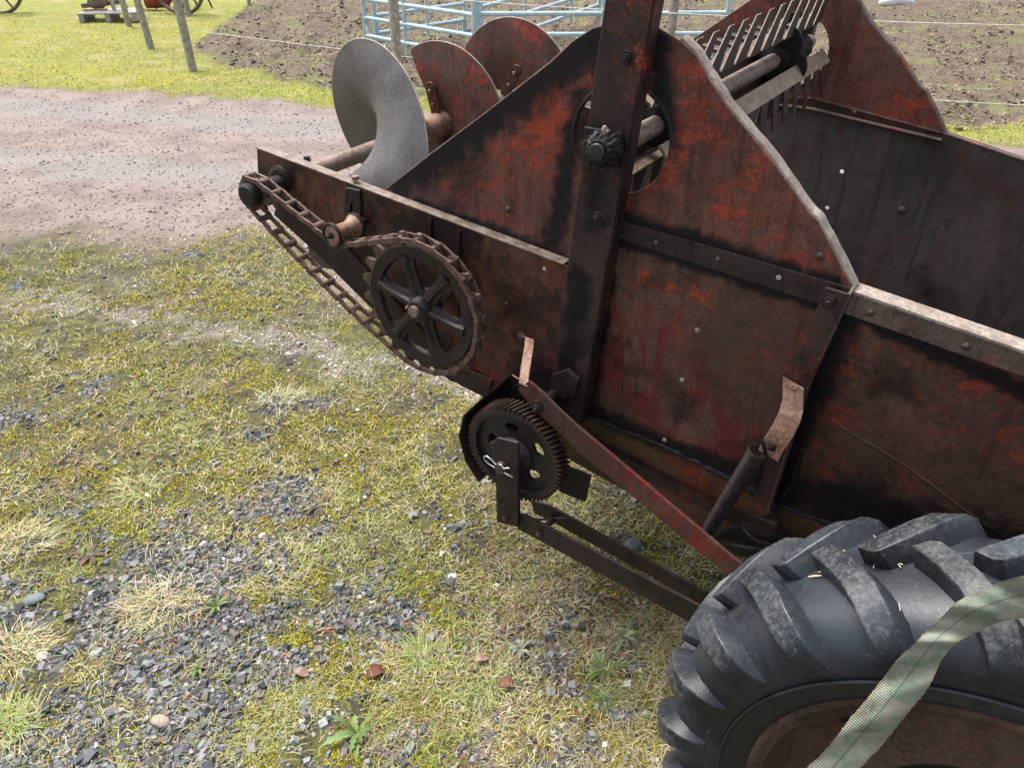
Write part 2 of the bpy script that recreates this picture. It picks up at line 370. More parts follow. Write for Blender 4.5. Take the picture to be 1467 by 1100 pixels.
# ------------------------------------------------------------------ the ground
def axis(lo, hi, flo, fhi, st, grow=1.13):
    v = list(np.arange(flo, fhi + st / 2, st)); d = st; a = v[0]
    while a > lo: d *= grow; a -= d; v.insert(0, a)
    d = st; a = v[-1]
    while a < hi: d *= grow; a += d; v.append(a)
    return np.array(v)
def height(x, y):
    z = zones(x, y)
    h = (fbm(x, y, 1.3, 3) - .5) * .05 + (fbm(x, y, 9, 4) - .5) * .02 * z['near'] + (fbm(x, y, 30, 6) - .5) * .014 * z['near'] * (1 - z['road'])
    h = h - z['soil'] * .012
    h = h + z['mud'] * ((fbm(x, y, 2.6, 11, 3) - .5) * .14 + (fbm(x, y, 7, 12, 5) - .5) * .16) + z['green'] * (fbm(x, y, 5, 13) - .5) * .06
    return h
def ground():
    xs = axis(-700, 700, -3.2, 1.2, .022, 1.07); ys = axis(-300, 900, .5, 4.6, .022, 1.045)
    X, Y = np.meshgrid(xs, ys); x = X.ravel(); y = Y.ravel()
    z = zones(x, y); far = sst(np.hypot(x, y), 40, 120); h = height(x, y) * (1 - far)
    me = bpy.data.meshes.new('ground'); nx, ny = len(xs), len(ys)
    i = np.arange(nx * ny).reshape(ny, nx); q = np.stack([i[:-1, :-1], i[:-1, 1:], i[1:, 1:], i[1:, :-1]], -1).reshape(-1, 4)
    me.vertices.add(nx * ny); me.vertices.foreach_set('co', np.stack([x, y, h], 1).ravel())
    me.loops.add(q.size); me.loops.foreach_set('vertex_index', q.ravel()); me.polygons.add(len(q))
    me.polygons.foreach_set('loop_start', np.arange(0, q.size, 4)); me.update(); me.validate()
    me.polygons.foreach_set('use_smooth', [True] * len(q))
    for k in ('road', 'mud', 'green', 'stones', 'grit', 'soil'):
        at = me.attributes.new(k, 'FLOAT', 'POINT'); at.data.foreach_set('value', z[k].astype(np.float32))
    o = bpy.data.objects.new('ground', me); col.objects.link(o); o['kind'] = 'structure'
    s = NB('ground_surface', .9, 0, .25); P = s.pos()
    f1 = s.noise(P, 90, 5, .75); f2 = s.noise(P, 14, 5, .65, .5); f3 = s.noise(P, 260, 3, .6); f4 = s.noise(P, 2.2, 4, .6)
    vor = s.n('ShaderNodeTexVoronoi', i_Vector=P, i_Scale=70); vd = vor.outputs['Distance']; vc = s.n('ShaderNodeSeparateColor', i_0=vor.outputs['Color']).outputs[0]
    moss = s.mix(s.step(f2, .4, .6), (.06, .052, .032), (.13, .12, .03)); moss = s.mix(s.step(f1, .54, .66), moss, (.22, .20, .10))
    moss = s.mix(s.step(f3, .52, .64), moss, (.035, .03, .022))
    rock = s.mix(vc, (.055, .062, .075), (.20, .215, .235)); rock = s.mix(s.step(vd, .45, .7), rock, (.035, .032, .03))
    rock = s.mix(s.step(f1, .55, .7), rock, (.10, .085, .06))
    grit = s.mix(s.step(f3, .35, .65), (.10, .085, .07), (.28, .24, .215)); soil = s.mix(s.step(f1, .4, .7), (.075, .065, .055), (.17, .15, .13))
    c = s.mix(s.attr('stones'), moss, rock); c = s.mix(s.attr('grit'), c, grit); c = s.mix(s.attr('soil'), c, soil)
    rd = s.mix(s.step(f3, .40, .62), (.105, .078, .070), (.31, .245, .22)); rd = s.mix(s.step(s.noise(P, 3, 5, .6), .4, .6), rd, s.mix(s.step(f3, .3, .7), (.19, .148, .132), (.33, .27, .24)))
    # wheel tracks pressed grey into the gravel, running along the road
    dotv = s.vmath('DOT_PRODUCT', P, (.235, .972, 0)); wob = s.math('MULTIPLY', s.noise(P, 1.1, 4, .6), .55)
    tv = s.math('ADD', dotv, wob)
    for cpos in (4.25, 5.55):
        d = s.math('ABSOLUTE', s.math('SUBTRACT', tv, cpos + .27)); tk = s.math('MULTIPLY', s.step(d, .40, .08), s.step(f2, .25, .6))
        rd = s.mix(s.math('MULTIPLY', tk, .75), rd, s.mix(s.step(f3, .3, .7), (.17, .165, .158), (.29, .28, .27)))
    rd = s.mix(s.math('MULTIPLY', s.step(f2, .58, .70), .35), rd, (.15, .125, .115))
    c = s.mix(s.attr('road'), c, rd)
    gr = s.mix(s.step(f2, .3, .7), (.12, .14, .03), (.26, .25, .045)); gr = s.mix(s.step(f4, .5, .66), gr, (.26, .23, .10)); gr = s.mix(s.step(f1, .5, .7), gr, (.33, .31, .12))
    c = s.mix(s.attr('green'), c, gr)
    md = s.mix(s.step(f2, .35, .65), (.055, .04, .03), (.14, .105, .08)); md = s.mix(s.step(f1, .5, .66), md, (.24, .19, .135)); md = s.mix(s.math('MULTIPLY', s.step(f4, .5, .62), .45), md, (.17, .19, .06))
    c = s.mix(s.attr('mud'), c, md)
    s.color(c); s.bump(s.math('ADD', f1, s.math('ADD', s.math('MULTIPLY', f3, .5), s.math('MULTIPLY', vd, s.math('MULTIPLY', s.attr('stones'), -1.0)))), .8, .008)
    me.materials.append(s.m)
ground()

# ------------------------------------------------------------------ ground cover (uncountable): stones, moss, blades, litter
def polar(n, r0, r1, a0=-58, a1=58):
    r = np.exp(rng.uniform(math.log(r0), math.log(r1), n)); a = np.radians(rng.uniform(a0, a1, n)); return r * np.sin(a), r * np.cos(a)
def hit(x, y):    # not below the view's hidden far side of the machine
    return ~((x * N.x + y * N.y > WALL + .25) & (x * A.x + y * A.y > -.35) & (x * N.x + y * N.y < WALL + 1.0))
def raw_mesh(name, V, F, tint, mat, label, cat='ground cover'):
    me = bpy.data.meshes.new(name); me.vertices.add(len(V)); me.vertices.foreach_set('co', V.astype(np.float32).ravel())
    nl = F.size; k = F.shape[1]; me.loops.add(nl); me.loops.foreach_set('vertex_index', F.astype(np.int32).ravel()); me.polygons.add(len(F))
    me.polygons.foreach_set('loop_start', np.arange(0, nl, k, dtype=np.int32)); me.update(); me.validate()
    at = me.attributes.new('tint', 'FLOAT_COLOR', 'POINT'); at.data.foreach_set('color', np.concatenate([tint, np.ones((len(tint), 1))], 1).astype(np.float32).ravel())
    if k == 4: me.polygons.foreach_set('use_smooth', [False] * len(F))
    me.materials.append(mat); o = bpy.data.objects.new(name, me); col.objects.link(o); return tag(o, label, cat, kind='stuff')
def stones_mesh(name, x, y, size, tint, label, flat=.6, sink=.22, rnd=.28, cat='gravel'):
    n = len(x); base = np.array([[i, j, k] for k in (-1, 1) for j in (-1, 1) for i in (-1, 1)], float) * .5
    V = np.repeat(base[None], n, 0) * (1 + rng.uniform(-rnd * 1.6, rnd, (n, 8, 3))); V[:, 4:, :2] *= rng.uniform(.45, .9, (n, 1, 1))
    V = V * np.stack([size * rng.uniform(.7, 1.3, n), size * rng.uniform(.7, 1.1, n), size * flat * rng.uniform(.6, 1.2, n)], 1)[:, None]
    a = rng.uniform(0, 6.28, n); t = rng.uniform(-.6, .6, n); c, s_ = np.cos(t)[:, None], np.sin(t)[:, None]
    V = np.stack([V[..., 0] * c - V[..., 2] * s_, V[..., 1], V[..., 0] * s_ + V[..., 2] * c], -1)
    c, s_ = np.cos(a)[:, None], np.sin(a)[:, None]
    V = np.stack([V[..., 0] * c - V[..., 1] * s_, V[..., 0] * s_ + V[..., 1] * c, V[..., 2]], -1)
    V += np.stack([x, y, height(x, y) + size * (flat * .5 - sink)], 1)[:, None]
    q = np.array([[0, 2, 3, 1], [4, 5, 7, 6], [0, 1, 5, 4], [2, 6, 7, 3], [0, 4, 6, 2], [1, 3, 7, 5]])
    F = (q[None] + (np.arange(n) * 8)[:, None, None]).reshape(-1, 4)
    return raw_mesh(name, V.reshape(-1, 3), F, np.repeat(tint, 8, 0), M['stone'], label, cat)
def blades_mesh(name, x, y, L, wd, lean, tint, mat, label, cat, curl=.6, dirn=None, z0=None):
    n = len(x); a = rng.uniform(0, 6.28, n) if dirn is None else dirn; d = np.stack([np.cos(a), np.sin(a)], 1); pz = np.stack([-d[:, 1], d[:, 0]], 1)
    h = (height(x, y) if z0 is None else z0) - .002
    V = np.zeros((n, 5, 3)); ln = lean[:, None]
    b = np.stack([x, y], 1); e1 = b + d * (L[:, None] * .45 * np.sin(ln)); e2 = b + d * (L[:, None] * (.45 * np.sin(ln) + .55 * np.sin(np.minimum(ln + curl, 1.75))))
    z1 = h + L * .45 * np.cos(lean); z2 = z1 + L * .55 * np.cos(np.minimum(lean + curl, 1.75)); z2 = np.maximum(z2, h + .003)
    W2 = wd[:, None] * .5
    V[:, 0, :2] = b - pz * W2; V[:, 1, :2] = b + pz * W2; V[:, 2, :2] = e1 + pz * W2 * .8; V[:, 3, :2] = e1 - pz * W2 * .8; V[:, 4, :2] = e2
    V[:, 0, 2] = V[:, 1, 2] = h; V[:, 2, 2] = V[:, 3, 2] = z1; V[:, 4, 2] = z2
    i = (np.arange(n) * 5)[:, None]; F = np.concatenate([i + np.array([[0, 1, 2]]), i + np.array([[0, 2, 3]]), i + np.array([[3, 2, 4]])], 0)
    return raw_mesh(name, V.reshape(-1, 3), F, np.repeat(tint, 5, 0), mat, label, cat)
def pick(pal, n, var=.18):
    p = np.array(pal)[rng.integers(0, len(pal), n)]
    return np.clip(p * rng.uniform(1 - var, 1 + var, (n, 1)) * rng.uniform(.94, 1.06, (n, 3)), 0, 1)

STONES_DARK = [(.05, .053, .058), (.085, .09, .097), (.125, .132, .14), (.18, .186, .193), (.075, .076, .076), (.24, .24, .238), (.15, .125, .105)]
STONES_PALE = [(.34, .28, .26), (.42, .37, .35), (.26, .22, .2), (.5, .46, .44), (.3, .23, .21)]
x, y = polar(150000, .62, 4.2); z = zones(x, y)
keep = (rng.random(len(x)) < .07 + .8 * z['stones'] ** 1.2) & hit(x, y) & (z['near'] > .5) & (z['soil'] < .4); x, y = x[keep], y[keep]
x0, y0 = x, y
sz = np.clip(rng.lognormal(math.log(.0083), .48, len(x)), .003, .026) * np.interp(np.hypot(x, y), [1, 3.5], [1, 1.05])
stones_mesh('crushed_stone', x, y, sz, pick(STONES_DARK, len(x)), 'blue-grey crushed stone lying between the moss and weeds')
x, y = polar(130000, .9, 4.6); z = zones(x, y); edge_ = z['road'] * (1 - z['road']) * 4
keep = (rng.random(len(x)) < .022 + z['grit'] * .6 + .1 * z['soil'] + .35 * edge_) & (z['near'] > .12); x, y = x[keep], y[keep]
stones_mesh('pale_grit', x, y, np.clip(rng.lognormal(math.log(.0078), .45, len(x)), .003, .02), pick(STONES_PALE, len(x)), 'pale pinkish grit scattered in a band through the grass')
x, y = polar(60000, 2.9, 9); z = zones(x, y); keep = (rng.random(len(x)) < .8 * z['road']); x, y = x[keep], y[keep]
stones_mesh('road_gravel', x, y, np.clip(rng.lognormal(math.log(.0085), .35, len(x)), .004, .02), pick([(.32, .26, .235), (.27, .21, .19), (.40, .35, .32), (.24, .19, .175), (.29, .23, .205), (.21, .185, .175)], len(x)), 'pinkish fine gravel loose on the road', flat=.6, sink=.12)

def clump(x, y, sc, seed, lo, hi): return sst(fbm(x, y, sc, seed), lo, hi)
STRAW = [(.50, .44, .25), (.36, .32, .15), (.64, .59, .41), (.16, .13, .07), (.44, .44, .18), (.28, .28, .08)]
GREEN = [(.22, .29, .05), (.32, .39, .07), (.15, .23, .05), (.40, .44, .12)]
MOSS = [(.34, .31, .014), (.46, .42, .018), (.15, .14, .012), (.58, .53, .03), (.34, .26, .025)]
def patchy(t, x, y, seed=0):      # broad drifts: pale dead, pinkish brown, green
    a = sst(fbm(x, y, 3.1, 201 + seed), .50, .64)[:, None]; b = sst(fbm(x, y, 4.3, 211 + seed), .54, .66)[:, None]; c = sst(fbm(x, y, 2.2, 221 + seed), .52, .66)[:, None]
    t = t * (1 - .4 * a) + np.array([(.56, .51, .36)]) * .4 * a; t = t * (1 - .45 * b) + np.array([(.26, .17, .11)]) * .45 * b
    return t * (1 - .35 * c) + np.array([(.20, .27, .06)]) * .35 * c
# moss cushions: masses of tiny shoots
x, y = polar(420000, .62, 4.3); z = zones(x, y); cl = clump(x, y, 11, 51, .40, .56) * (.25 + .75 * clump(x, y, 2.6, 57, .36, .5))
keep = (rng.random(len(x)) < cl * (1 - .62 * z['stones']) * (1 - .6 * z['grit']) * z['near'] * (1 - z['soil'])) & hit(x, y); x, y = x[keep], y[keep]; n = len(x)
sc = np.interp(np.hypot(x, y), [.9, 4], [.85, 1.6])
blades_mesh('moss', x, y, rng.uniform(.007, .015, n) * sc, rng.uniform(.002, .0036, n) * sc, rng.uniform(0, 1.1, n), pick(MOSS, n), M['blade'], 'yellow-green moss in low cushions on the stony ground', 'moss')
# short dead grass lying flat
x, y = polar(320000, .62, 4.5); z = zones(x, y); cl = clump(x, y, 8, 61, .36, .58)
keep = (rng.random(len(x)) < (.05 + .5 * cl) * (1 - .62 * z['stones']) * (1 - .2 * z['grit']) * z['near'] * (1 - .8 * z['soil'])) & hit(x, y); x, y = x[keep], y[keep]; n = len(x)
sc = np.interp(np.hypot(x, y), [.9, 4], [.9, 1.5])
blades_mesh('dry_grass', x, y, rng.uniform(.015, .05, n) * np.sqrt(sc), rng.uniform(.0013, .0026, n) * sc, rng.uniform(.6, 1.5, n), patchy(pick(STRAW, n), x, y), M['blade'], 'short straw-coloured dead grass lying over the moss', 'grass')
x, y = polar(90000, .62, 4.5); z = zones(x, y); cl = clump(x, y, 5, 67, .48, .66)
keep = (rng.random(len(x)) < (.05 + .7 * cl) * (1 - .75 * z['stones']) * z['near']) & hit(x, y); x, y = x[keep], y[keep]; n = len(x)
sc = np.interp(np.hypot(x, y), [.9, 4], [.9, 1.5])
blades_mesh('green_grass', x, y, rng.uniform(.012, .04, n), rng.uniform(.0015, .003, n) * sc, rng.uniform(.2, 1.2, n), pick(GREEN, n), M['blade'], 'short green grass growing in patches this side of the road', 'grass')
# dead leaves and rotten plant scraps
x, y = polar(36000, .62, 4.2); z = zones(x, y); keep = (rng.random(len(x)) < clump(x, y, 3.2, 83, .5, .62) * .8 + .05) & hit(x, y) & (z['near'] > .5); x, y = x[keep], y[keep]; n = len(x)
hp_ = [(G(792, 848), .07, 260), (G(648, 908), .08, 300), (G(930, 905), .07, 150), (G(560, 925), .06, 120), (G(120, 660), .09, 200), (G(250, 560), .12, 220)]
x = np.concatenate([x] + [rng.normal(c.x, q * 1.3, k) for c, q, k in hp_]); y = np.concatenate([y] + [rng.normal(c.y, q, k) for c, q, k in hp_]); n = len(x)
blades_mesh('leaf_litter', x, y, rng.uniform(.012, .032, n), rng.uniform(.005, .011, n), rng.uniform(.9, 1.5, n), pick([(.20, .14, .11), (.28, .21, .18), (.12, .08, .06), (.33, .27, .23), (.30, .13, .07)], n), M['litter'], 'brown and grey dead leaves rotting on the ground', 'leaf litter', curl=.3)
# bright grass beyond the road
x, y = polar(260000, 5.2, 15); z = zones(x, y); keep = rng.random(len(x)) < z['green'] * .85; x, y = x[keep], y[keep]; n = len(x)
y_ = clump(x, y, .55, 95, .42, .6)[:, None]
t = pick([(.25, .32, .03), (.44, .41, .02), (.16, .25, .035), (.42, .40, .08), (.46, .42, .18)], n)
dry = clump(x, y, 1.1, 91, .46, .62)[:, None] * .75 + sst(y, 10.5, 13)[:, None] * .5 * sst(-x, 4, 6)[:, None]; t = t * (1 - .6 * y_) + np.array([(.52, .46, .015)]) * .6 * y_; t = t * (1 - dry) + np.array([(.34, .30, .15)]) * dry
blades_mesh('verge_grass', x, y, rng.uniform(.015, .042, n), rng.uniform(.005, .010, n), rng.uniform(.3, 1.4, n), t, M['blade'], 'bright yellow-green mossy grass along the far side of the road', 'grass')
# trampled paddock: clods and straw
x, y = polar(90000, 5.4, 17); z = zones(x, y); keep = rng.random(len(x)) < z['mud'] * (.15 + .5 * clump(x, y, 3, 97, .4, .6)); x, y = x[keep], y[keep]; n = len(x)
stones_mesh('mud_clods', x, y, np.clip(rng.lognormal(math.log(.022), .45, n), .01, .065), pick([(.10, .075, .055), (.15, .115, .085), (.065, .05, .04), (.22, .175, .13)], n), 'brown trampled mud clods in the paddock', flat=.5, cat='mud')
x, y = polar(150000, 5.4, 17); z = zones(x, y); g = clump(x, y, .7, 101, .5, .62)
keep = rng.random(len(x)) < z['mud'] * (.3 + .3 * clump(x, y, 4, 99, .4, .6)); x, y, g = x[keep], y[keep], g[keep]; n = len(x)
t = pick([(.34, .27, .18), (.26, .20, .13), (.42, .36, .26), (.17, .13, .09)], n); tg = pick([(.22, .27, .07), (.30, .33, .12)], n); t = np.where((rng.random(n) < g * .8)[:, None], tg, t)
blades_mesh('trampled_straw', x, y, rng.uniform(.03, .09, n), rng.uniform(.006, .012, n), rng.uniform(.9, 1.5, n), t, M['blade'], 'trampled straw and thin grass over the paddock mud', 'straw')

# ================================================================== the manure spreader
ROOT = thing('manure_spreader', 'old rusty red manure spreader with auger, beater and lugged tyre', 'manure spreader', tuple(W(-.3, 0, -.5)))
def hexbolt(parent, s_, z_, o, r=.009, h=.007, washer=True, mat='bolt', name='bolt', stud=.005, jit=0):
    m = MB(); a0 = random.uniform(0, 1)
    if washer: m.lathe(s_, z_, [(o, r * 1.55), (o + .0015, r * 1.5)], 18, closed=False)
    m.sheet(circ((s_, z_), r, 6, a0), o + h, o + .0015)
    if stud: m.lathe(s_, z_, [(o + h, r * .5), (o + h + stud, r * .48)], 12, closed=False)
    return m.build(name, M[mat], parent, bevel=.0008)
def rivet(parent, s_, z_, o, r=.006, mat='bolt', h=.6):
    m = MB(); m.lathe(s_, z_, [(o, r), (o + r * .4 * h, r * .92), (o + r * .75 * h, r * .6), (o + r * h, r * .15)], 16, closed=False)
    return m.build('rivet', M[mat], parent, smooth='all')

# ---- guard plates either side, with the round opening for the beater shaft
ga = UL([(555, 271), (617, 222), (700, 160), (790, 90), (822, 60), (850, 42), (880, 33), (915, 32), (945, 40), (975, 58), (998, 80), (1015, 112), (1040, 150), (1110, 235), (1160, 305), (1172, 316), (1184, 340), (1221, 411)])
ga += UL([(1196, 408), (1050, 364), (890, 318), (808, 372), (690, 330)])
hc, hr = U(891, 201), .089
hole = circ(hc, hr, 40)
hole = [(hc[0] + (p[0] - hc[0]) * 1.0, hc[1] + (p[1] - hc[1]) * 1.03) for p in hole]
FAR = -1.07
def guard(o0, o1, lip0, lip1, name='guard_plate'):
    g = MB().sheet(ga, o0, o1, [hole]).build(name, M['guard'], ROOT, bevel=.001)
    # folded lip along the sloping front edge and the crown, wavy from knocks
    m = MB(); pts = ga[9:18]; fine = []
    for i in range(len(pts) - 1):
        for k in range(6):
            t = k / 6; fine.append((pts[i][0] * (1 - t) + pts[i + 1][0] * t, pts[i][1] * (1 - t) + pts[i + 1][1] * t))
    fine.append(pts[-1]); secs = []
    for i, p in enumerate(fine):
        q = fine[min(i + 1, len(fine) - 1)]; r_ = fine[max(i - 1, 0)]; d = Vector((q[0] - r_[0], q[1] - r_[1])).normalized(); nn = Vector((-d.y, d.x))
        if nn.x < 0: nn = -nn
        wob = .0003 * math.sin(i * 1.7) + .0007 * math.sin(i * .61) + random.uniform(-.0003, .0003)
        secs.append((p, nn, wob))
    vs = []; prof = []
    for (p, nn, wob) in secs:
        pr = []
        for (du, dn) in ((0, -.002), (0, .004), (.25, .0075), (.6, .0085), (1, .006), (1, -.001), (.6, .0015), (.25, 0)):
            o = lip0 + (lip1 - lip0) * du; dn2 = dn + wob
            pr.append(W(p[0] + nn.x * dn2, p[1] + nn.y * dn2, o))
        vs += pr
    fs = []; K = 8
    sgn = 1 if lip1 < lip0 else -1
    for i in range(len(secs) - 1):
        for k in range(K):
            f = (i * K + k, i * K + (k + 1) % K, (i + 1) * K + (k + 1) % K, (i + 1) * K + k); fs.append(f if sgn > 0 else f[::-1])
    fs += [tuple(range(K)), tuple((len(secs) - 1) * K + k for k in range(K))[::-1]]
    m.add(vs, fs).build('folded_edge', M['edge' if o0 > -.5 else 'rail'], g, smooth=True)  # near lip's pale tone stands for sky light falling on it
    # thin rolled edge on the sloping rear side
    MB().tube([W(*p, (o0 + o1) / 2) for p in ga[0:8]], .0022, 8).build('rear_edge', M['rail'], g, smooth='all')
    # raised collar round the opening
    m = MB(); m.lathe(hc[0], hc[1], [(o0 - .001, hr * 1.03), (o0 + .002, hr * 1.04), (o0 + .0015, hr * 1.08), (o0 - .001, hr * 1.12)], 48, closed=True)
    m.build('opening_collar', M['guard'], g, smooth=True)
    return g
guard(.004, 0, .002, -.022)
guard(FAR, FAR - .004, FAR, FAR - .022)
for q in ((1174, 367), (728, 300)): rivet(ROOT, *U(*q, .004), .004, .0065)

# ---- side walls
FL = lambda s_: .505 - .13 * (s_ + .6)          # sloping floor height
wall = UL([(800, 372), (890, 318), (1196, 408), (1221, 420), (1467, 528)]) + [(1.3, .72), (1.3, .30)] + UL([(1203, 754), (1098, 716), (1040, 682), (950, 638), (836, 593), (800, 585)])
near = MB().sheet(wall, .0, -.004).build('side_wall', M['wall'], ROOT)
m = MB(); up_ = UL([(800, 585), (836, 593), (950, 638), (1040, 682), (1098, 716), (1203, 754)]) + [(1.3, .30)]
lo_ = UL([(795, 640), (817, 659), (902, 706), (1011, 762), (1090, 800)], -.05) + [(.4, .33), (1.3, .19)]
vs = []; fs = []
for i in range(7):
    vs += [W(*up_[i], .0), W(*lo_[i], -.05), W(lo_[i][0], lo_[i][1], -.056), W(up_[i][0], up_[i][1], -.006)]
for i in range(6):
    for k in range(4): fs.append((i * 4 + k, (i + 1) * 4 + k, (i + 1) * 4 + (k + 1) % 4, i * 4 + (k + 1) % 4)[::-1])
m.add(vs, fs).build('sloping_skirt', M['wall'], ROOT)
# lumpy weld and dirt seam where skirt and wall meet
def seam(pts, o, r=.004, mat='black', par=ROOT, name='weld_seam', st=.006):
    P3 = []; rr = []
    for a, b in zip(pts[:-1], pts[1:]):
        L = math.dist(a, b); k = max(2, int(L / st))
        for i in range(k): t = i / k; P3.append(W(a[0] + (b[0] - a[0]) * t, a[1] + (b[1] - a[1]) * t + random.uniform(-.0015, .0015), o)); rr.append(r * random.uniform(.6, 1.45))
    return MB().tube(P3, rr, 7).build(name, M[mat], par, smooth='all')
seam(up_[1:6], .001, .0045)
seam(UL([(870, 380), (858, 450), (838, 560), (828, 600)]), .003, .006)
seam(UL([(1170, 588), (1240, 632), (1300, 668), (1372, 722), (1440, 770)]), -.0005, .0028, 'wall', name='pressed_crease', st=.02)
seam(UL([(1150, 640), (1135, 690), (1100, 745)]), .002, .005)
holes = [circ(U(1206, 246, FAR), .006, 14), circ(U(1185, 298, FAR), .006, 14)]
fw = [(-1.0, 1.02), (-.861, 1.05), (-.48, 1.075)] + UL([(1350, 192), (1467, 232)], FAR) + [(.6, .90), (1.3, .80), (1.3, .26), (-1.0, .55)]
MB().sheet(fw, FAR, FAR - .004, holes).build('far_side_wall', M['far_wall'], ROOT)
m = MB(); ft = fw[1:7]          # rolled top edge and angle of the far wall
for a, b in zip(ft[:-1], ft[1:]):
    m.bar(W(a[0], a[1] + .002, FAR - .012), W(b[0], b[1] + .002, FAR - .012), N * .014, Vector((0, 0, .0025)))
m.build('far_top_rail', M['rail'], ROOT, bevel=.001)
m = MB(); ang = UL([(1100, 145), (1165, 153), (1350, 197)], FAR)
for a, b in zip(ang[:-1], ang[1:]):
    m.bar(W(a[0], a[1] - .004, FAR + .010), W(b[0], b[1] - .004, FAR + .010), N * .010, Vector((0, 0, .002)))
m.build('inner_angle', M['rail'], ROOT, bevel=.001)
for q in ((1222, 163),): rivet(ROOT, *U(*q, FAR + .02), FAR + .003, .006)
rivet(ROOT, *U(1292, 301, FAR), FAR, .0115)
m = MB()                              # floor boards
for i in range(9):
    o0 = -.006 - i * .1175; m.add([W(-.95, FL(-.95) + .02, o0), W(1.3, FL(1.3) + .02, o0), W(1.3, FL(1.3) + .02, o0 - .115), W(-.95, FL(-.95) + .02, o0 - .115),
           W(-.95, FL(-.95) - .01, o0), W(1.3, FL(1.3) - .01, o0), W(1.3, FL(1.3) - .01, o0 - .115), W(-.95, FL(-.95) - .01, o0 - .115)],
          [(0, 1, 2, 3), (7, 6, 5, 4), (0, 4, 5, 1), (1, 5, 6, 2), (2, 6, 7, 3), (3, 7, 4, 0)])
m.build('floor', M['dark_bar'], ROOT)
m = MB(); m.box(W(1.3, .6, -.535), A * .01, N * .53, Vector((0, 0, .25))); m.build('front_wall', M['far_wall'], ROOT)
# scraper chain along the floor by the far wall
fc = MB(); zf = lambda s_: FL(s_) + .045
for i in range(48):
    s0 = -.75 + i * .043; c0 = W(s0, zf(s0), -1.0)
    fc.tube([c0 - N * .012, c0 + N * .012], .008, 8)
    for k in (-1, 1): fc.bar(c0 + N * (.009 * k), W(s0 + .043, zf(s0 + .043), -1.0) + N * (.009 * k), N * .0018, Vector((0, 0, .0035)))
fc.build('floor_chain', M['chain'], ROOT)
for i in range(7):
    s0 = -.7 + i * .3; MB().bar(W(s0, zf(s0), -.03), W(s0, zf(s0), -1.04), A * .012, Vector((0, 0, .008))).build('floor_slat', M['oldiron'], ROOT, bevel=.001)

# ---- top rail of the box: angle iron, worn top painted pale like sky sheen
rt = [U(878, 312, .004), U(1050, 364, .004), U(1221, 418, .004)]
m = MB(); a, b = rt[0], rt[2]
lowp = [U(884, 340, .004), U(1190, 440, .004)]
m.sheet([U(889, 316, .01), U(1221, 414, .01), U(1206, 446, .01), U(884, 341, .01)], .010, .0045)
m.build('wall_angle', M['dark_bar'], ROOT, bevel=.001)
fr = MB(); a0, a1 = U(1221, 421, .012), U(1467, 507, .012); k = (a1[1] - a0[1]) / (a1[0] - a0[0]); ext = lambda s_: a0[1] + k * (s_ - a0[0])
b0, b1 = U(1208, 449, .012), U(1467, 540, .012); kb = (b1[1] - b0[1]) / (b1[0] - b0[0])
fr.sheet([a0, (1.3, ext(1.3)), (1.3, b0[1] + kb * (1.3 - b0[0])), b0], .012, .006)
RAIL = fr.build('top_rail', M['rail'], ROOT, bevel=.0012)
m = MB(); m.bar(W(a0[0] - .002, a0[1] + .003, -.006), W(1.3, ext(1.3) + .003, -.006), N * .019, Vector((0, 0, .003)))
m.build('top_flange', M['edge'], RAIL, bevel=.0012)
for q in ((1247, 448), (1384, 496)): rivet(RAIL, *U(*q, .012), .012, .0065)
for q in ((1029, 372), (940, 348)): rivet(ROOT, *U(*q, .01), .010, .0055)
hexbolt(ROOT, *U(1116, 397, .01), .010, .005, .004, False, 'rivet', stud=0)
for q in ((999, 473), (977, 544)): rivet(ROOT, *U(*q), .0, .0052, 'rivet', .35)
rivet(ROOT, *U(952, 630), .0, .0052, 'edge', .4)

# ---- rear side panel carrying the auger
RO = .03
rp = UL([(368, 214), (450, 244), (560, 286), (690, 335), (806, 379)], RO) + UL([(822, 384), (815, 450), (800, 560), (775, 572), (705, 560), (648, 543), (596, 500), (540, 440), (475, 375), (430, 333), (396, 302), (372, 268), (369, 240)], RO)
rh = [circ(U(372, 236, RO), .004, 10), circ(U(402, 250, RO + .0), .019, 20)]
REAR = MB().sheet(rp, RO, RO - .004, [circ(U(404, 254, RO), .016, 20)]).build('rear_side_panel', M['rear'], ROOT, bevel=.0008)
m = MB(); t0, t1 = U(367, 213, RO), U(808, 380, RO)
for i in range(6):
    p_, q_ = i / 6, (i + 1) / 6; pa = (t0[0] + (t1[0] - t0[0]) * p_, t0[1] + (t1[1] - t0[1]) * p_ + .0005 * (i % 2)); pb = (t0[0] + (t1[0] - t0[0]) * q_, t0[1] + (t1[1] - t0[1]) * q_)
m.bar(W(t0[0], t0[1] + .002, RO - .0115), W(t1[0], t1[1] + .002, RO - .0115), N * .013, Vector((0, 0, .0018)))
m.build('top_flange', M['edge_dull'], REAR, bevel=.0008)  # pale strip coloured as if catching the sky
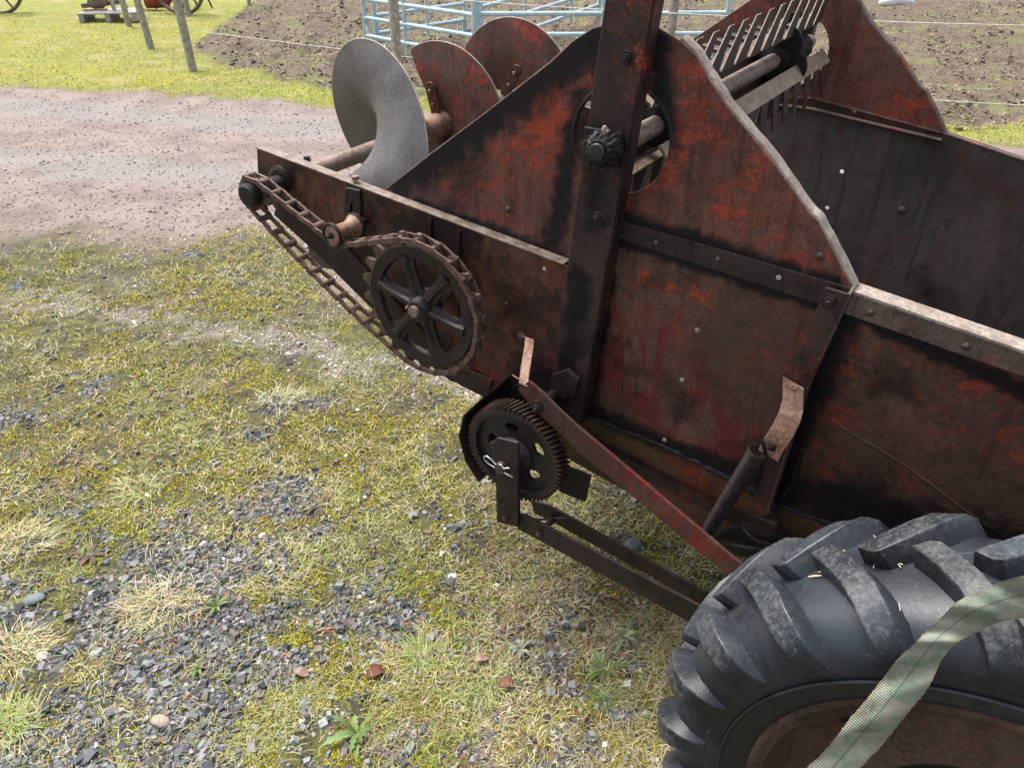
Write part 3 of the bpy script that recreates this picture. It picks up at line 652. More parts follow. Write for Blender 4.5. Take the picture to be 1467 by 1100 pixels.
# folded lower stiffener of the panel
lb = UL([(398, 288), (440, 312), (490, 350), (545, 412), (605, 478), (655, 525), (705, 545), (700, 560), (645, 546), (590, 503), (534, 444), (475, 385), (441, 352), (392, 308)], RO + .012)
MB().sheet(lb, RO + .012, RO + .0045).build('lower_stiffener', M['dark_bar'], REAR, bevel=.001)
MB().sheet(UL([(655, 330), (659, 331), (655, 470), (651, 470)], RO + .004), RO + .005, RO + .0005).build('stiffener_strip', M['rear'], REAR)
MB().sheet(UL([(614, 312), (618, 314), (617, 345), (613, 343)], RO + .004), RO + .005, RO + .0005).build('stiffener_strip', M['rear'], REAR)
for q, mt, rr_ in (((780, 386), 'rivet', .0045), ((725, 435), 'bolt', .004)): rivet(REAR, *U(*q, RO), RO, rr_, mt, .4)
sb = W(*U(509, 258, RO - .01), RO - .01); MB().tube([sb, sb + Vector((0, 0, .009))], .009, 6).build('bolt', M['rust'], REAR)
sb = W(*U(440, 229, -.03), -.03); MB().tube([sb - Vector((0, 0, .02)), sb + Vector((0, 0, .009))], .008, 6).build('bolt', M['bolt'], REAR)
# the matching far rear panel
far_rp = MB().sheet([(p[0], p[1]) for p in rp], FAR - .03, FAR - .034).build('far_rear_panel', M['rear'], ROOT)

# ---- channel post
PO = .042
face = UL([(866, -60), (942, -60), (935, 0), (915, 130), (880, 330), (838, 500), (815, 605), (786, 600), (781, 560), (806, 380), (838, 200), (862, 30)], PO)
tp, bt = (U(898, 0, PO)), (U(800, 600, PO))
ctop, cbot = U(901, 0, PO), U(806, 600, PO)
dx_, dz_ = ctop[0] - cbot[0], ctop[1] - cbot[1]; ctop = (cbot[0] + dx_ * 1.35, cbot[1] + dz_ * 1.35)
du = Vector((dx_, dz_)).normalized(); pw = Vector((du.y, -du.x))       # across the post, towards the front
def pt(l, w_): return (cbot[0] + du.x * l + pw.x * w_, cbot[1] + du.y * l + pw.y * w_)
PL = math.hypot(dx_, dz_) * 1.35; HW = .0405
for oo, nm in ((PO, 'post'), (FAR - .004, 'far_post')):
    m = MB(); th = .006; d_ = .036
    m.sheet([pt(0, -HW), pt(0, HW), pt(PL, HW), pt(PL, -HW)], oo, oo - th)
    m.sheet([pt(0, HW - .0003 - th), pt(0, HW + .0002), pt(PL, HW + .0002), pt(PL, HW - .0003 - th)], oo - th - .0002, oo - d_)
    m.sheet([pt(0, -HW - .0002), pt(0, -HW + th), pt(PL, -HW + th), pt(PL, -HW - .0002)], oo - th - .0002, oo - d_)
    POST = m.build(nm, M['post'], ROOT, bevel=.0025, seg=3) if nm == 'post' else m.build(nm, M['post'], ROOT)
    if nm == 'post': NP = POST
MB().bar(W(*pt(0, HW + .0015), PO - .019), W(*pt(PL, HW + .0015), PO - .019), N * .016, (A * pw.x + Vector((0, 0, pw.y))) * .001).build('worn_flange_edge', M['post'], NP)
for q in ((899, 84), (857, 312)): hexbolt(NP, *U(*q, PO), PO, .008, .007, True, 'iron')
seam([U(*q, .006) for q in ((822, 600), (812, 520), (838, 470))], .01, .007)
# bearing block with the greasy hub of the beater shaft
bc = U(862, 212, PO)
m = MB(); m.sheet([(bc[0] - .034, bc[1] - .03), (bc[0] + .038, bc[1] - .03), (bc[0] + .038, bc[1] + .032), (bc[0] - .034, bc[1] + .032)], PO + .006, PO + .0005)
BRG = m.build('bearing_block', M['black'], ROOT, bevel=.003)
hs_, hz_ = U(859, 216, .085)
jt = lambda a, i: random.uniform(-.0022, .0028) if 0 < i < 6 else random.uniform(-.001, .001)
MB().lathe(hs_, hz_, [(PO + .005, .026), (.058, .029), (.066, .030), (.074, .029), (.082, .027), (.088, .023), (.092, .018), (.091, .012)], 60, closed=False, jit=jt).build('grease_collar', M['black'], BRG, smooth=False)
MB().lathe(hs_, hz_, [(.08, .0145), (.096, .0145), (.098, .0125), (.099, .001)], 28, closed=False).build('shaft_end', M['gear'], BRG, smooth=True)
m = MB(); gp = W(*U(866, 186, .075), .075); m.tube([gp - Vector((0, 0, .008)), gp, gp + Vector((0, 0, .006))], [.004, .0055, .003], 8); m.tube([gp, gp + A * .006 - Vector((0, 0, .004))], .004, 8); m.build('grease_nipple', M['edge'], BRG, smooth=True)
m = MB()     # tufts of hair-like grease and chaff
for i in range(90):
    a = random.uniform(0, 6.28); r_ = random.uniform(.024, .031); o = random.uniform(.06, .09)
    p0 = W(hs_ + r_ * math.cos(a), hz_ + r_ * math.sin(a), o); p1 = W(hs_ + (r_ + .007) * math.cos(a + .3), hz_ + (r_ + .007) * math.sin(a + .3) - .002, o + random.uniform(-.004, .01)); m.tube([p0, p1], [.0009, .0003], 4)
m.build('grease_tufts', M['iron'], BRG)

# ---- beater
BT = tag(bpy.data.objects.new('beater', None)); col.objects.link(BT); BT.parent = ROOT; BT.location = W(-.54, 1.19, -.5) - ROOT.location
bs = lambda o: (-.5545 - .027 * (o - .0) * 1.0, 1.196 - .02 * o)
def bs(o): t = (-o) / 1.0; return (-.560 + .036 * t, 1.186 + .032 * t)
MB().tube([W(*bs(.03), .03), W(*bs(-1.06), -1.06)], .0185, 20).build('shaft', M['shaft'], BT, smooth=True)
def flange(o, r, th=.006, name='rotor_flange'):
    c = bs(o); pts = []
    for i in range(48):
        a = 2 * math.pi * i / 48; rr_ = r * (.72 + .28 * abs(math.cos(2 * (a - R(-22)))) ** .8); pts.append((c[0] + rr_ * math.cos(a), c[1] + rr_ * math.sin(a)))
    m = MB().sheet(pts, o, o - th); m.lathe(c[0], c[1], [(o + .0002, .036), (o + .022, .034), (o + .024, .02), (o + .0002, .02)], 24)
    return m.build(name, M['black'], BT, smooth=True)
flange(-.16, .05); flange(-.80, .08)
c = bs(-.93); MB().lathe(c[0], c[1], [(-.90, .03), (-.93, .034), (-.99, .034), (-1.0, .02)], 24, closed=False).build('end_bearing', M['black'], BT, smooth=True)
BARS = [(-20, .066), (78, .066), (168, .066), (258, .066)]
for bi, (ang_, rb) in enumerate(BARS):
    a = R(ang_); rad = A * math.cos(a) + Vector((0, 0, math.sin(a))); tan = -A * math.sin(a) + Vector((0, 0, math.cos(a)))
    c0, c1 = W(*bs(-.05), -.05), W(*bs(-1.02), -1.02); ax = (c1 - c0).normalized()
    fa = R({0: 38, 1: 62, 2: 150, 3: 258}[bi]); fn = A * math.cos(fa) + Vector((0, 0, math.sin(fa))); fw_ = fn.cross(ax).normalized()     # which way the flat of the bar looks
    if fw_.dot(A) < 0: fw_ = -fw_
    MB().bar(c0 + rad * rb, c1 + rad * rb, fw_ * (.019 if bi != 1 else .016), fn * .003).build('tooth_bar', M['tooth_bar'], BT, bevel=.001)
    MB().bar(c0 + rad * rb - fw_ * .017 - fn * .014, c1 + rad * rb - fw_ * .017 - fn * .014, fw_ * .0025, fn * .011).build('bar_web', M['tooth'], BT)
    nt_ = 13
    for i in range(nt_):
        t = min(.03 + .94 * i / (nt_ - 1) + random.uniform(-.006, .006), .985)
        out, sl, edge_ = {0: (Vector((0, 0, -1)) + A * .05, ax * .10, 1), 1: (Vector((0, 0, 1)) - A * .05, ax * 1.0, 1), 2: (rad, ax * -.3, 1), 3: (rad, ax * .1, 1)}[bi]
        b_ = c0.lerp(c1, t) + rad * rb + fw_ * (.018 * edge_)
        L = .115 if bi == 1 else .084
        w0, w1 = (.030, .016) if bi == 1 else (.025, .011); dr = (out + sl).normalized(); th = dr.cross(ax).normalized() * .0015
        A0, B0 = b_ - ax * w0, b_ + ax * w0; tip = b_ + dr * L; A1, B1 = tip - ax * w1 * .6, tip + ax * w1
        m = MB(); vs = [A0 - th, B0 - th, B1 - th, A1 - th, A0 + th, B0 + th, B1 + th, A1 + th]
        m.add(vs, [(0, 1, 2, 3), (7, 6, 5, 4), (0, 4, 5, 1), (1, 5, 6, 2), (2, 6, 7, 3), (3, 7, 4, 0)])
        m.then(M['edge']).tube([B0, B1, A1] if bi == 0 else [A0, A1, B1], .0014, 5); m.build('tooth', M['tooth'], BT)  # pale tube paints the lit outline of each tooth
for o in (-.42, -.86):     # bent clips holding the bars
    c = bs(o); pts = [W(c[0] + .024 * math.cos(R(q)) + .0, c[1] + .024 * math.sin(R(q)), o) for q in range(100, -60, -20)] + [W(c[0] + .06, c[1] - .03, o + .01)]
    if o < -.5:
        m = MB()
        for p, q in zip(pts[:-1], pts[1:]): m.bar(p, q, N * .008, ((q - p).cross(N)).normalized() * .0025)
        m.build('bar_clip', M['shaft'], BT)

# ---- spreading auger
AU = bpy.data.objects.new('auger', None); col.objects.link(AU); AU.parent = ROOT; AU.location = W(-1.39, .99, -.4) - ROOT.location
def au(o): return (-1.443 + .148 * (.11 - o), .963 + .073 * (.11 - o))
MB().tube([W(*au(.13), .13), W(*au(-1.12), -1.12)], .021, 20).build('shaft', M['shaft'], AU, smooth=True)
MB().tube([W(*au(-.43), -.43), W(*au(-.52), -.52), W(*au(-.66), -.66)], [.033, .034, .024], 20).build('shaft_sleeve', M['rust'], AU, smooth=True)
def flight(th0, th1, of, Rf, mat, r0=.07, th=.003):
    n = 56; K = 7; m = MB(); vs = []; fs = []
    for side in (0, 1):
        for i in range(n + 1):
            t = R(th0 + (th1 - th0) * i / n); o = of(math.degrees(t)) - side * th
            for k in range(K):
                ri = r0(math.degrees(t)) if callable(r0) else r0; r = ri + (Rf(math.degrees(t)) - ri) * k / (K - 1); oo = o + .012 * math.sin(k / (K - 1) * 3.14)
                c = au(oo); vs.append(W(c[0] + r * math.cos(t), c[1] + r * math.sin(t), oo))
    B = (n + 1) * K
    for i in range(n):
        for k in range(K - 1):
            q = (i * K + k, i * K + k + 1, (i + 1) * K + k + 1, (i + 1) * K + k); fs += [q, tuple(j + B for j in q[::-1])]
        for k in (0, K - 1):
            q = (i * K + k, (i + 1) * K + k, (i + 1) * K + k + B, i * K + k + B); fs.append(q if k else q[::-1])
    for i in (0, n):
        for k in range(K - 1):
            q = (i * K + k, i * K + k + 1, i * K + k + 1 + B, i * K + k + B); fs.append(q[::-1] if i == 0 else q)
    m.add(vs, fs); m.then(M['edge']).tube([W(*(lambda o_, t_, c_: (c_[0] + Rf(d) * math.cos(t_), c_[1] + Rf(d) * math.sin(t_)))(of(d), R(d), au(of(d))), of(d) - th / 2) for d in np.linspace(th0, th1, 60)], .0022, 6)
    return m.build('flight', M[mat], AU, smooth=True)
flight(-100, 212, lambda d: -.165 - .00118 * d, lambda d: .262, 'flight_grey', lambda d: float(np.interp(d, [-100, -20, 30, 90, 212], [.035, .05, .07, .085, .075])))
flight(-150, 121, lambda d: -.505 - .00006 * d, lambda d: .213, 'flight_red', .03)
flight(-140, 165, lambda d: -.795 - .0001 * d, lambda d: .222, 'flight_red', .03)
def arm(o, a_deg, L, mat='red_bar'):
    c = au(o); a = R(a_deg); rad = A * math.cos(a) + Vector((0, 0, math.sin(a))); tan = -A * math.sin(a) + Vector((0, 0, math.cos(a))); c3 = W(*c, o)
    m = MB(); m.bar(c3 + rad * .02, c3 + rad * L, tan * .016, N * .004); m.tube([c3 + rad * L - N * .004, c3 + rad * L + N * .004], .016, 14)
    m.then(M['rust'])
    for q in (.55, .92):
        p = c3 + rad * (L * q); m.tube([p - N * .004, p - N * .011], .006, 6)
    m.build('flight_arm', M[mat], AU, bevel=.002)
arm(-.49, 104, .10); arm(-.49, 276, .15); arm(-.27, 200, .10, 'iron'); arm(-.75, 60, .11)

# ---- sprockets, idler and chain
CO = .115
big = U(610, 436, CO - .012); small = U(368, 276, CO); idl = U(487, 332, CO)
Rb, Rs, Ri = .154, .040, .026
SP = bpy.data.objects.new('large_sprocket', None); col.objects.link(SP); SP.parent = ROOT; SP.location = W(*big, CO) - ROOT.location
m = MB(); NT = 22; prof = []
for i in range(NT * 4):
    a = 2 * math.pi * i / (NT * 4); ph = i % 4; prof.append((big[0] + (Rb + (.013 if ph in (1, 2) else -.008)) * math.cos(a), big[1] + (Rb + (.013 if ph in (1, 2) else -.008)) * math.sin(a)))
m.sheet(prof, CO + .004, CO - .006, [circ(big, Rb - .02, 64)]); m.build('toothed_rim', M['chain'], SP, bevel=.001)
MB().lathe(big[0], big[1], [(CO + .007, Rb - .012), (CO + .010, Rb - .016), (CO + .008, Rb - .040), (CO - .004, Rb - .043), (CO - .008, Rb - .036), (CO - .006, Rb - .012)], 72).build('rim', M['iron'], SP, smooth=True)
for i in range(6):
    a = R(48 + i * 60); rad = A * math.cos(a) + Vector((0, 0, math.sin(a))); tan = -A * math.sin(a) + Vector((0, 0, math.cos(a))); c3 = W(*big, CO)
    m = MB(); vs = []; K = 8
    for r_, w_, h_ in ((.016, .025, .013), (.04, .018, .011), (.07, .0145, .010), (.095, .017, .010), (.118, .034, .010)):
        for k, (x_, h) in enumerate(((-1, -.5), (-1, .2), (-.45, .55), (-.25, 1.25), (.25, 1.25), (.45, .55), (1, .2), (1, -.5))): vs.append(c3 + rad * r_ + tan * (w_ * x_) - N * (h_ * h))
    fs = [(j * K + k, j * K + (k + 1) % K, (j + 1) * K + (k + 1) % K, (j + 1) * K + k) for j in range(4) for k in range(K)]
    m.add(vs, fs).build('spoke', M['iron'], SP, smooth=True)
MB().lathe(big[0], big[1], [(CO - .03, .032), (CO + .008, .031), (CO + .018, .026), (CO + .024, .020), (CO + .024, .011), (CO - .03, .011)], 32).build('hub', M['iron'], SP, smooth=True)
MB().tube([W(*big, CO + .033), W(*big, -.06)], .0125, 18).build('shaft', M['shaft'], SP, smooth=True)
hexbolt(SP, big[0] - .022, big[1] + .002, CO + .02, .0045, .005, False, 'rust')

SS = bpy.data.objects.new('small_sprocket', None); col.objects.link(SS); SS.parent = ROOT; SS.location = W(*small, CO) - ROOT.location
prof = []
for i in range(9 * 4):
    a = 2 * math.pi * i / 36; rr_ = Rs + (.006 if i % 4 in (1, 2) else -.005); prof.append((small[0] + rr_ * math.cos(a), small[1] + rr_ * math.sin(a)))
MB().sheet(prof, CO + .005, CO - .006).build('toothed_rim', M['chain'], SS, bevel=.001)
MB().lathe(small[0], small[1], [(CO - .07, .022), (CO + .004, .024), (CO + .012, .0285), (CO + .028, .028), (CO + .034, .023), (CO + .035, .001)], 30, closed=False, jit=lambda a, i: random.uniform(-.0008, .0008)).build('hub', M['black'], SS, smooth=True)
m = MB(); m.lathe(*U(405, 256, RO), [(RO, .034), (RO + .012, .033), (RO + .015, .024), (RO + .012, .014)], 30, closed=False); m.build('bearing', M['iron'], SS, smooth=True)

ID = bpy.data.objects.new('idler', None); col.objects.link(ID); ID.parent = ROOT; ID.location = W(*idl, CO) - ROOT.location
MB().lathe(idl[0], idl[1], [(CO + .026, .011), (CO + .024, .024), (CO + .020, .0265), (CO + .015, .022), (CO + .006, .017), (CO - .025, .016), (CO - .04, .022), (CO - .045, .0265), (CO - .05, .025), (CO - .05, .006)], 36, closed=False).build('roller', M['rust'], ID, smooth=True)
MB().lathe(idl[0], idl[1], [(CO + .0205, .0275), (CO + .0275, .0275), (CO + .0285, .0245), (CO + .0225, .019), (CO + .0205, .019)], 36).build('roller_flange', M['iron'], ID, smooth=True)
MB().lathe(idl[0], idl[1], [(CO - .0515, .0285), (CO - .045, .0285), (CO - .043, .026), (CO - .0515, .022)], 36).build('roller_flange', M['iron'], ID, smooth=True)
hexbolt(ID, idl[0], idl[1], CO + .024, .008, .007, True, 'gear', stud=.008)
br = UL([(497, 268), (517, 272), (519, 300), (514, 345), (498, 345), (495, 300)], RO + .004); sl_ = UL([(504, 290), (508, 291), (506, 306), (502, 305)], RO + .004)
MB().sheet(br, RO + .009, RO + .001, [sl_]).build('idler_bracket', M['iron'], ID, bevel=.0015)
MB().tube([W(*idl, CO - .04), W(idl[0], idl[1], RO)], .008, 12).build('idler_pin', M['iron'], ID)

# chain path in the plane of the sprockets
def tangent(c1, r1, c2, r2, side1, side2):
    # external/internal tangent: side = +1 keeps the circle on the left of travel, -1 on the right
    d = Vector((c2[0] - c1[0], c2[1] - c1[1])); L = d.length; u_ = d / L; nrm = Vector((-u_.y, u_.x)); k_ = (side1 * r1 - side2 * r2) / L
    k_ = max(-1, min(1, k_)); nn = u_ * k_ * -1 * -1 + nrm * -math.sqrt(1 - k_ * k_)
    # nn is the unit normal pointing to the right of travel; touching points lie at c + side * r * nn
    nn = (u_ * k_ - nrm * math.sqrt(1 - k_ * k_))
    return Vector(c1) + nn * (side1 * r1), Vector(c2) + nn * (side2 * r2)
def arc(c, p, q, r, ccw, n=40):
    a0 = math.atan2(p.y - c[1], p.x - c[0]); a1 = math.atan2(q.y - c[1], q.x - c[0])
    if ccw:
        while a1 < a0: a1 += 2 * math.pi
    else:
        while a1 > a0: a1 -= 2 * math.pi
    k = max(2, int(abs(a1 - a0) / .08)); return [Vector((c[0] + r * math.cos(a0 + (a1 - a0) * i / k), c[1] + r * math.sin(a0 + (a1 - a0) * i / k))) for i in range(k + 1)]
# clockwise loop seen from the camera side (s to the right): small top -> under idler -> over big -> back below
p1, p2 = tangent(small, Rs, idl, Ri + .002, -1, 1)
p3, p4 = tangent(idl, Ri + .002, big, Rb, 1, -1)
p5, p6 = tangent(big, Rb, small, Rs, -1, -1)
path = arc(small, p6, p1, Rs, False) + arc(idl, p2, p3, Ri + .002, True) + arc(big, p4, p5, Rb, False)
# slack of the lower run
n_ = 24; low = []
for i in range(1, n_):
    t = i / n_; q = p5.lerp(p6, t); low.append(q + Vector((-.2, -1)).normalized() * (.012 * 4 * t * (1 - t)))
path += low + [p6]
Ltot = sum((b - a).length for a, b in zip(path[:-1], path[1:])); NL = round(Ltot / .0445); pitch = Ltot / NL
def along(d):
    d %= Ltot
    for a, b in zip(path[:-1], path[1:]):
        l = (b - a).length
        if d <= l and l > 0: return a.lerp(b, d / l)
        d -= l
    return path[-1].copy()
CH = bpy.data.objects.new('drive_chain', None); col.objects.link(CH); CH.parent = ROOT; CH.location = W(*big, CO) - ROOT.location
def link_mesh():
    m = MB(); h = pitch / 2
    X, Y, Z = Vector((1, 0, 0)), Vector((0, 1, 0)), Vector((0, 0, 1))
    for k in (-1, 1): m.bar(X * (-h * .86) + Y * (.0155 * k), X * (h * .98) + Y * (.0125 * k), Y * .0028, Z * .0052)
    m.bar(X * (h * .96) - Y * .0145, X * (h * .96) + Y * .0145, X * .0035, Z * .0036); m.bar(X * (h * 1.06) + Z * .003 - Y * .0135, X * (h * 1.06) + Z * .003 + Y * .0135, X * .004, Z * .0016)
    m.tube([X * (-h * .88) - Y * .0165, X * (-h * .88) + Y * .0165], .0070, 10)
    me = bpy.data.meshes.new('link'); me.from_pydata([tuple(v) for v in m.v], [], m.f); me.update(); me.materials.append(M['chain']); return me
LK = link_mesh()
from mathutils import Matrix
for i in range(min(NL, 100)):
    a, b = along(i * pitch), along((i + 1) * pitch); mid = (a + b) / 2; d = (b - a).normalized()
    X = A * d.x + Vector((0, 0, d.y)); Y = -N; Z = X.cross(Y)
    o = bpy.data.objects.new('link', LK); col.objects.link(o); o.parent = CH
    mt = Matrix((X, Y, Z)).transposed().to_4x4() @ Matrix.Rotation(random.uniform(-.06, .06), 4, 'Y'); mt.translation = W(mid.x, mid.y, CO) - base_of(CH); o.matrix_local = mt

# ---- worn gear with slanted teeth
GO = .155; GW = .036; gc = U(735, 652, GO); Rg = .114
GE = bpy.data.objects.new('gear_wheel', None); col.objects.link(GE); GE.parent = ROOT; GE.location = W(*gc, GO) - ROOT.location
hl = []
for i in range(5):
    a = R(100 + 72 * i); c = (gc[0] + .062 * math.cos(a), gc[1] + .062 * math.sin(a)); tn = a + math.pi / 2; pts = []
    for k in range(16):
        b = 2 * math.pi * k / 16; rx, ry = .0125, .0175; q = (rx * math.cos(b), ry * math.sin(b) * (1 + .25 * math.cos(b)))
        pts.append((c[0] + q[0] * math.cos(a) - q[1] * math.sin(a), c[1] + q[0] * math.sin(a) + q[1] * math.cos(a)))
    hl.append(pts)
MB().sheet(circ(gc, Rg - .013, 72), GO - .012, GO - .022, hl).build('web', M['gear'], GE, bevel=.0015)
MB().lathe(gc[0], gc[1], [(GO, Rg - .003), (GO + .001, Rg - .006), (GO, Rg - .015), (GO - .01, Rg - .0175), (GO - GW + .01, Rg - .0175), (GO - GW, Rg - .013), (GO - GW, Rg - .003)], 96).build('rim', M['gear'], GE, smooth=True)
m = MB(); NG = 64
for i in range(NG):
    a = 2 * math.pi * i / NG; tw = .11; vs = []
    for (o_, sh) in ((GO + .001, 0), (GO - GW - .001, -tw)):
        for (r_, da) in ((Rg - .005, -.034), (Rg + .006, -.017), (Rg + .006, .017), (Rg - .005, .034)): vs.append(W(gc[0] + r_ * math.cos(a + da + sh), gc[1] + r_ * math.sin(a + da + sh), o_))
    m.add(vs, [(0, 3, 2, 1), (4, 5, 6, 7), (0, 1, 5, 4), (1, 2, 6, 5), (2, 3, 7, 6), (3, 0, 4, 7)])
m.build('gear_teeth', M['gear_rust'], GE)
gh = U(722, 655, GO + .02)
MB().lathe(gc[0], gc[1], [(GO - .03, .044), (GO - .005, .042), (GO + .004, .034), (GO + .014, .031), (GO + .014, .008), (GO - .03, .008)], 32).build('hub', M['gear'], GE, smooth=True)
MB().tube([W(*gc, GO + .056), W(*gc, -.02)], .0115, 18).build('gear_shaft', M['bolt'], GE, smooth=True)
# spring cotter through the shaft end
cp = W(*gc, GO + .052); m = MB(); X_, Z_ = A, Vector((0, 0, 1))
ptsc = [(.030, -.008), (.018, -.006), (.006, -.004), (0, -.0035), (-.012, -.004), (-.026, -.001), (-.034, .006), (-.034, .013), (-.028, .017), (-.018, .013), (-.009, .005), (-.004, .006), (.001, .010), (.006, .008), (.010, .0035), (.017, .009), (.022, .010)]
m.tube([cp + X_ * (a * 1.15) + Z_ * (b * 1.15) - N * (.001 * math.sin(i)) for i, (a, b) in enumerate(ptsc)], .0016, 8); m.build('cotter_pin', M['steel'], GE, smooth='all')
# hanger plate and push rods
LO = GO + .022
lp = UL([(701, 634), (716, 630), (738, 636), (742, 652), (743, 740), (742, 754), (712, 747), (711, 690), (708, 650)], LO + .008)
lk = MB().sheet(lp, LO + .010, LO, []).build('hanger_plate', M['dark_bar'], ROOT, bevel=.0015)
MB().sheet(UL([(702, 636), (712, 627), (742, 634), (744, 664), (738, 676), (708, 668)], LO + .018), LO + .018, LO + .0105).build('hub_block', M['iron'], lk, bevel=.004)
hexbolt(lk, *U(725, 742, LO + .01), LO + .010, .009, .006, False, 'gear', stud=.003)
def slab(name, quad, o, th, mat='dark_bar', par=ROOT): return MB().sheet(UL(quad, o), o, o - th).build(name, M[mat], par, bevel=.0012)
PR = slab('push_bar', [(741, 736), (752, 738), (1010, 872), (1010, 903), (741, 757)], LO - .001, .007)
PR2 = slab('push_bar', [(760, 718), (785, 724), (1010, 848), (1040, 872), (1015, 872), (792, 748), (765, 735)], .05, .007)
hexbolt(PR, *U(773, 764, LO), LO, .0075, .006, False, stud=.004)
q1, q2 = W(*U(773, 762, LO), LO - .008), W(*U(792, 744, .05), .045)
MB().tube([q1, q2], .0075, 12).build('spacer_pin', M['iron'], PR)
MB().bar(W(*U(770, 744, .08), .08), W(*U(812, 742, .05), .05), Vector((0, 0, .002)), A * .004).build('pawl', M['dark_bar'], PR)
# guard round the gear
m = MB(); gr = Rg + .017; vs = []; fs = []; angs = [128, 152, 180, 208, 232]; 
for i, d in enumerate(angs):
    a = R(d); rr_ = gr / math.cos(R(13)) if 0 < i < 4 else gr * 1.04
    for (o_, r_) in ((GO + .012, rr_), (GO + .012, rr_ + .004), (.02, rr_ + .004), (.02, rr_)): vs.append(W(gc[0] + r_ * math.cos(a), gc[1] + r_ * math.sin(a), o_))
for i in range(4):
    for k in range(4): fs.append((i * 4 + k, i * 4 + (k + 1) % 4, (i + 1) * 4 + (k + 1) % 4, (i + 1) * 4 + k))
fs += [(3, 2, 1, 0), (16, 17, 18, 19)]
m.add(vs, fs); GG = m.build('gear_guard', M['dark_bar'], ROOT, bevel=.001)
slab('guard_wing', [(688, 538), (770, 560), (800, 600), (760, 640), (695, 610)], .035, .004, 'dark_bar', GG)
slab('lower_plate', [(802, 664), (847, 681), (838, 719), (800, 704)], .07, .005, 'black')
# cross shaft and crank behind the gear
MB().tube([W(*U(775, 578, .12), .125), W(*U(806, 556, .03), .02)], .010, 14).build('pivot_shaft', M['iron'], ROOT, smooth=True)
m = MB(); pts = [W(*U(775 + 3.6 * i, 577 - 2.6 * i, .11 - .01 * i), .11 - .01 * i) for i in range(8)]
for p in pts: m.tube([p - N * .002, p + N * .002], .0135, 14)
m.build('coil_washers', M['iron'], ROOT)
slab('crank_arm', [(790, 538), (812, 530), (828, 545), (822, 566), (806, 572), (785, 558)], .065, .012, 'iron')

# ---- brace and strap over the gear
BO = .135
bp = UL([(757, 546), (775, 561), (800, 586), (827, 611), (863, 641), (962, 724.5), (1061, 808), (1100, 841), (1082, 860), (1042, 824), (950, 748), (865, 677), (824, 645), (808, 627), (780, 601), (756, 577), (742, 558)], BO)
BRC = MB().sheet(bp, BO, BO - .008).build('brace_bar', M['red_bar'], ROOT, bevel=.0015)
m = MB(); st0 = [(U(749, 482, RO + .005), RO + .006), (U(757, 487, .05), .045), (U(756, 500, .075), .07), (U(752, 530, .11), .108), (U(750, 552, BO), BO)]
vs = []; fs = []
P3 = [W(*p, o) for p, o in st0]
for i, p in enumerate(P3):
    hw = (A * .011) if i else A * .010; d = (P3[min(i + 1, 4)] - P3[max(i - 1, 0)]).normalized(); nn = d.cross(hw).normalized() * .0025
    vs += [p - hw - nn, p + hw - nn, p + hw + nn, p - hw + nn]
for i in range(4):
    for k in range(4): fs.append((i * 4 + k, i * 4 + (k + 1) % 4, (i + 1) * 4 + (k + 1) % 4, (i + 1) * 4 + k)[::-1])
fs += [(0, 1, 2, 3), (19, 18, 17, 16)]
m.add(vs, fs).build('brace_strap', M['rust'], BRC, bevel=.001)
hexbolt(BRC, *U(747, 484, RO + .01), RO + .006, .0075, .006, True)
hexbolt(BRC, *U(771, 583, BO), BO, .010, .008, True, 'iron', stud=.008)
MB().tube([W(*U(734, 537, BO), BO), W(*U(748, 546, BO), BO)], .0015, 6).build('split_pin', M['rust'], BRC)

# ---- strut with spring
STO = .045
sq = UL([(1182, 412), (1216, 422), (1168, 530), (1146, 572), (1122, 650), (1095, 742), (1074, 742), (1100, 655), (1118, 580), (1128, 548)], STO)
m = MB(); m.sheet(sq, STO, STO - .006)
STR = m.build('strut', M['post'], ROOT, bevel=.001)
e0, e1 = U(1215, 422, STO), U(1150, 566, STO)
m = MB(); m.bar(W(e0[0] + .001, e0[1], .022), W(e1[0] + .001, e1[1], .022), N * .0215, A * .0022); e2 = U(1098, 735, STO); m.bar(W(e1[0] + .001, e1[1] - .001, .022), W(e2[0], e2[1], .022), N * .0215, A * .0022)
m.build('strut_flange', M['rail'], STR, bevel=.0008)
hexbolt(STR, *U(1188, 431, STO), STO, .0095, .007, False, 'iron', stud=.007)
MB().sheet([(p[0], p[1]) for p in UL([(1176, 426), (1186, 420), (1198, 425), (1197, 437), (1180, 439)], STO)], STO + .003, STO + .0004).build('square_washer', M['iron'], STR, bevel=.0008)
cl = [((1137, 548), .048), ((1136, 562), .052), ((1136, 580), .060), ((1131, 598), .072), ((1121, 618), .080), ((1110, 634), .083), ((1101, 652), .084)]
m = MB(); vs = []; fs = []; P3 = [W(*U(*p, o), o) for p, o in cl]; hwv = (A * .93 - Vector((0, 0, .25))).normalized() * .0195
for i, p in enumerate(P3):
    d = (P3[min(i + 1, 6)] - P3[max(i - 1, 0)]).normalized(); nn = d.cross(hwv).normalized() * .003
    vs += [p - hwv - nn, p + hwv - nn, p + hwv + nn, p - hwv + nn]
for i in range(6):
    for k in range(4): fs.append((i * 4 + k, i * 4 + (k + 1) % 4, (i + 1) * 4 + (k + 1) % 4, (i + 1) * 4 + k)[::-1])
fs += [(0, 1, 2, 3), tuple(6 * 4 + k for k in (3, 2, 1, 0))]
HK = m.add(vs, fs).build('spring_bracket', M['rust'], ROOT, bevel=.001)
hexbolt(HK, *U(1138, 556, .056), .054, .0065, .006, False, 'rust', stud=.002)
MB().lathe(*U(1105, 643, .088), [(.086, .0055), (.0885, .005)], 14, closed=False).build('hole_dark_disc', M['black'], HK)  # black disc painted in for the darkness of a hole
sa, sb_ = W(*U(1087, 645, .09), .09), W(*U(1012, 762, .04), .04)
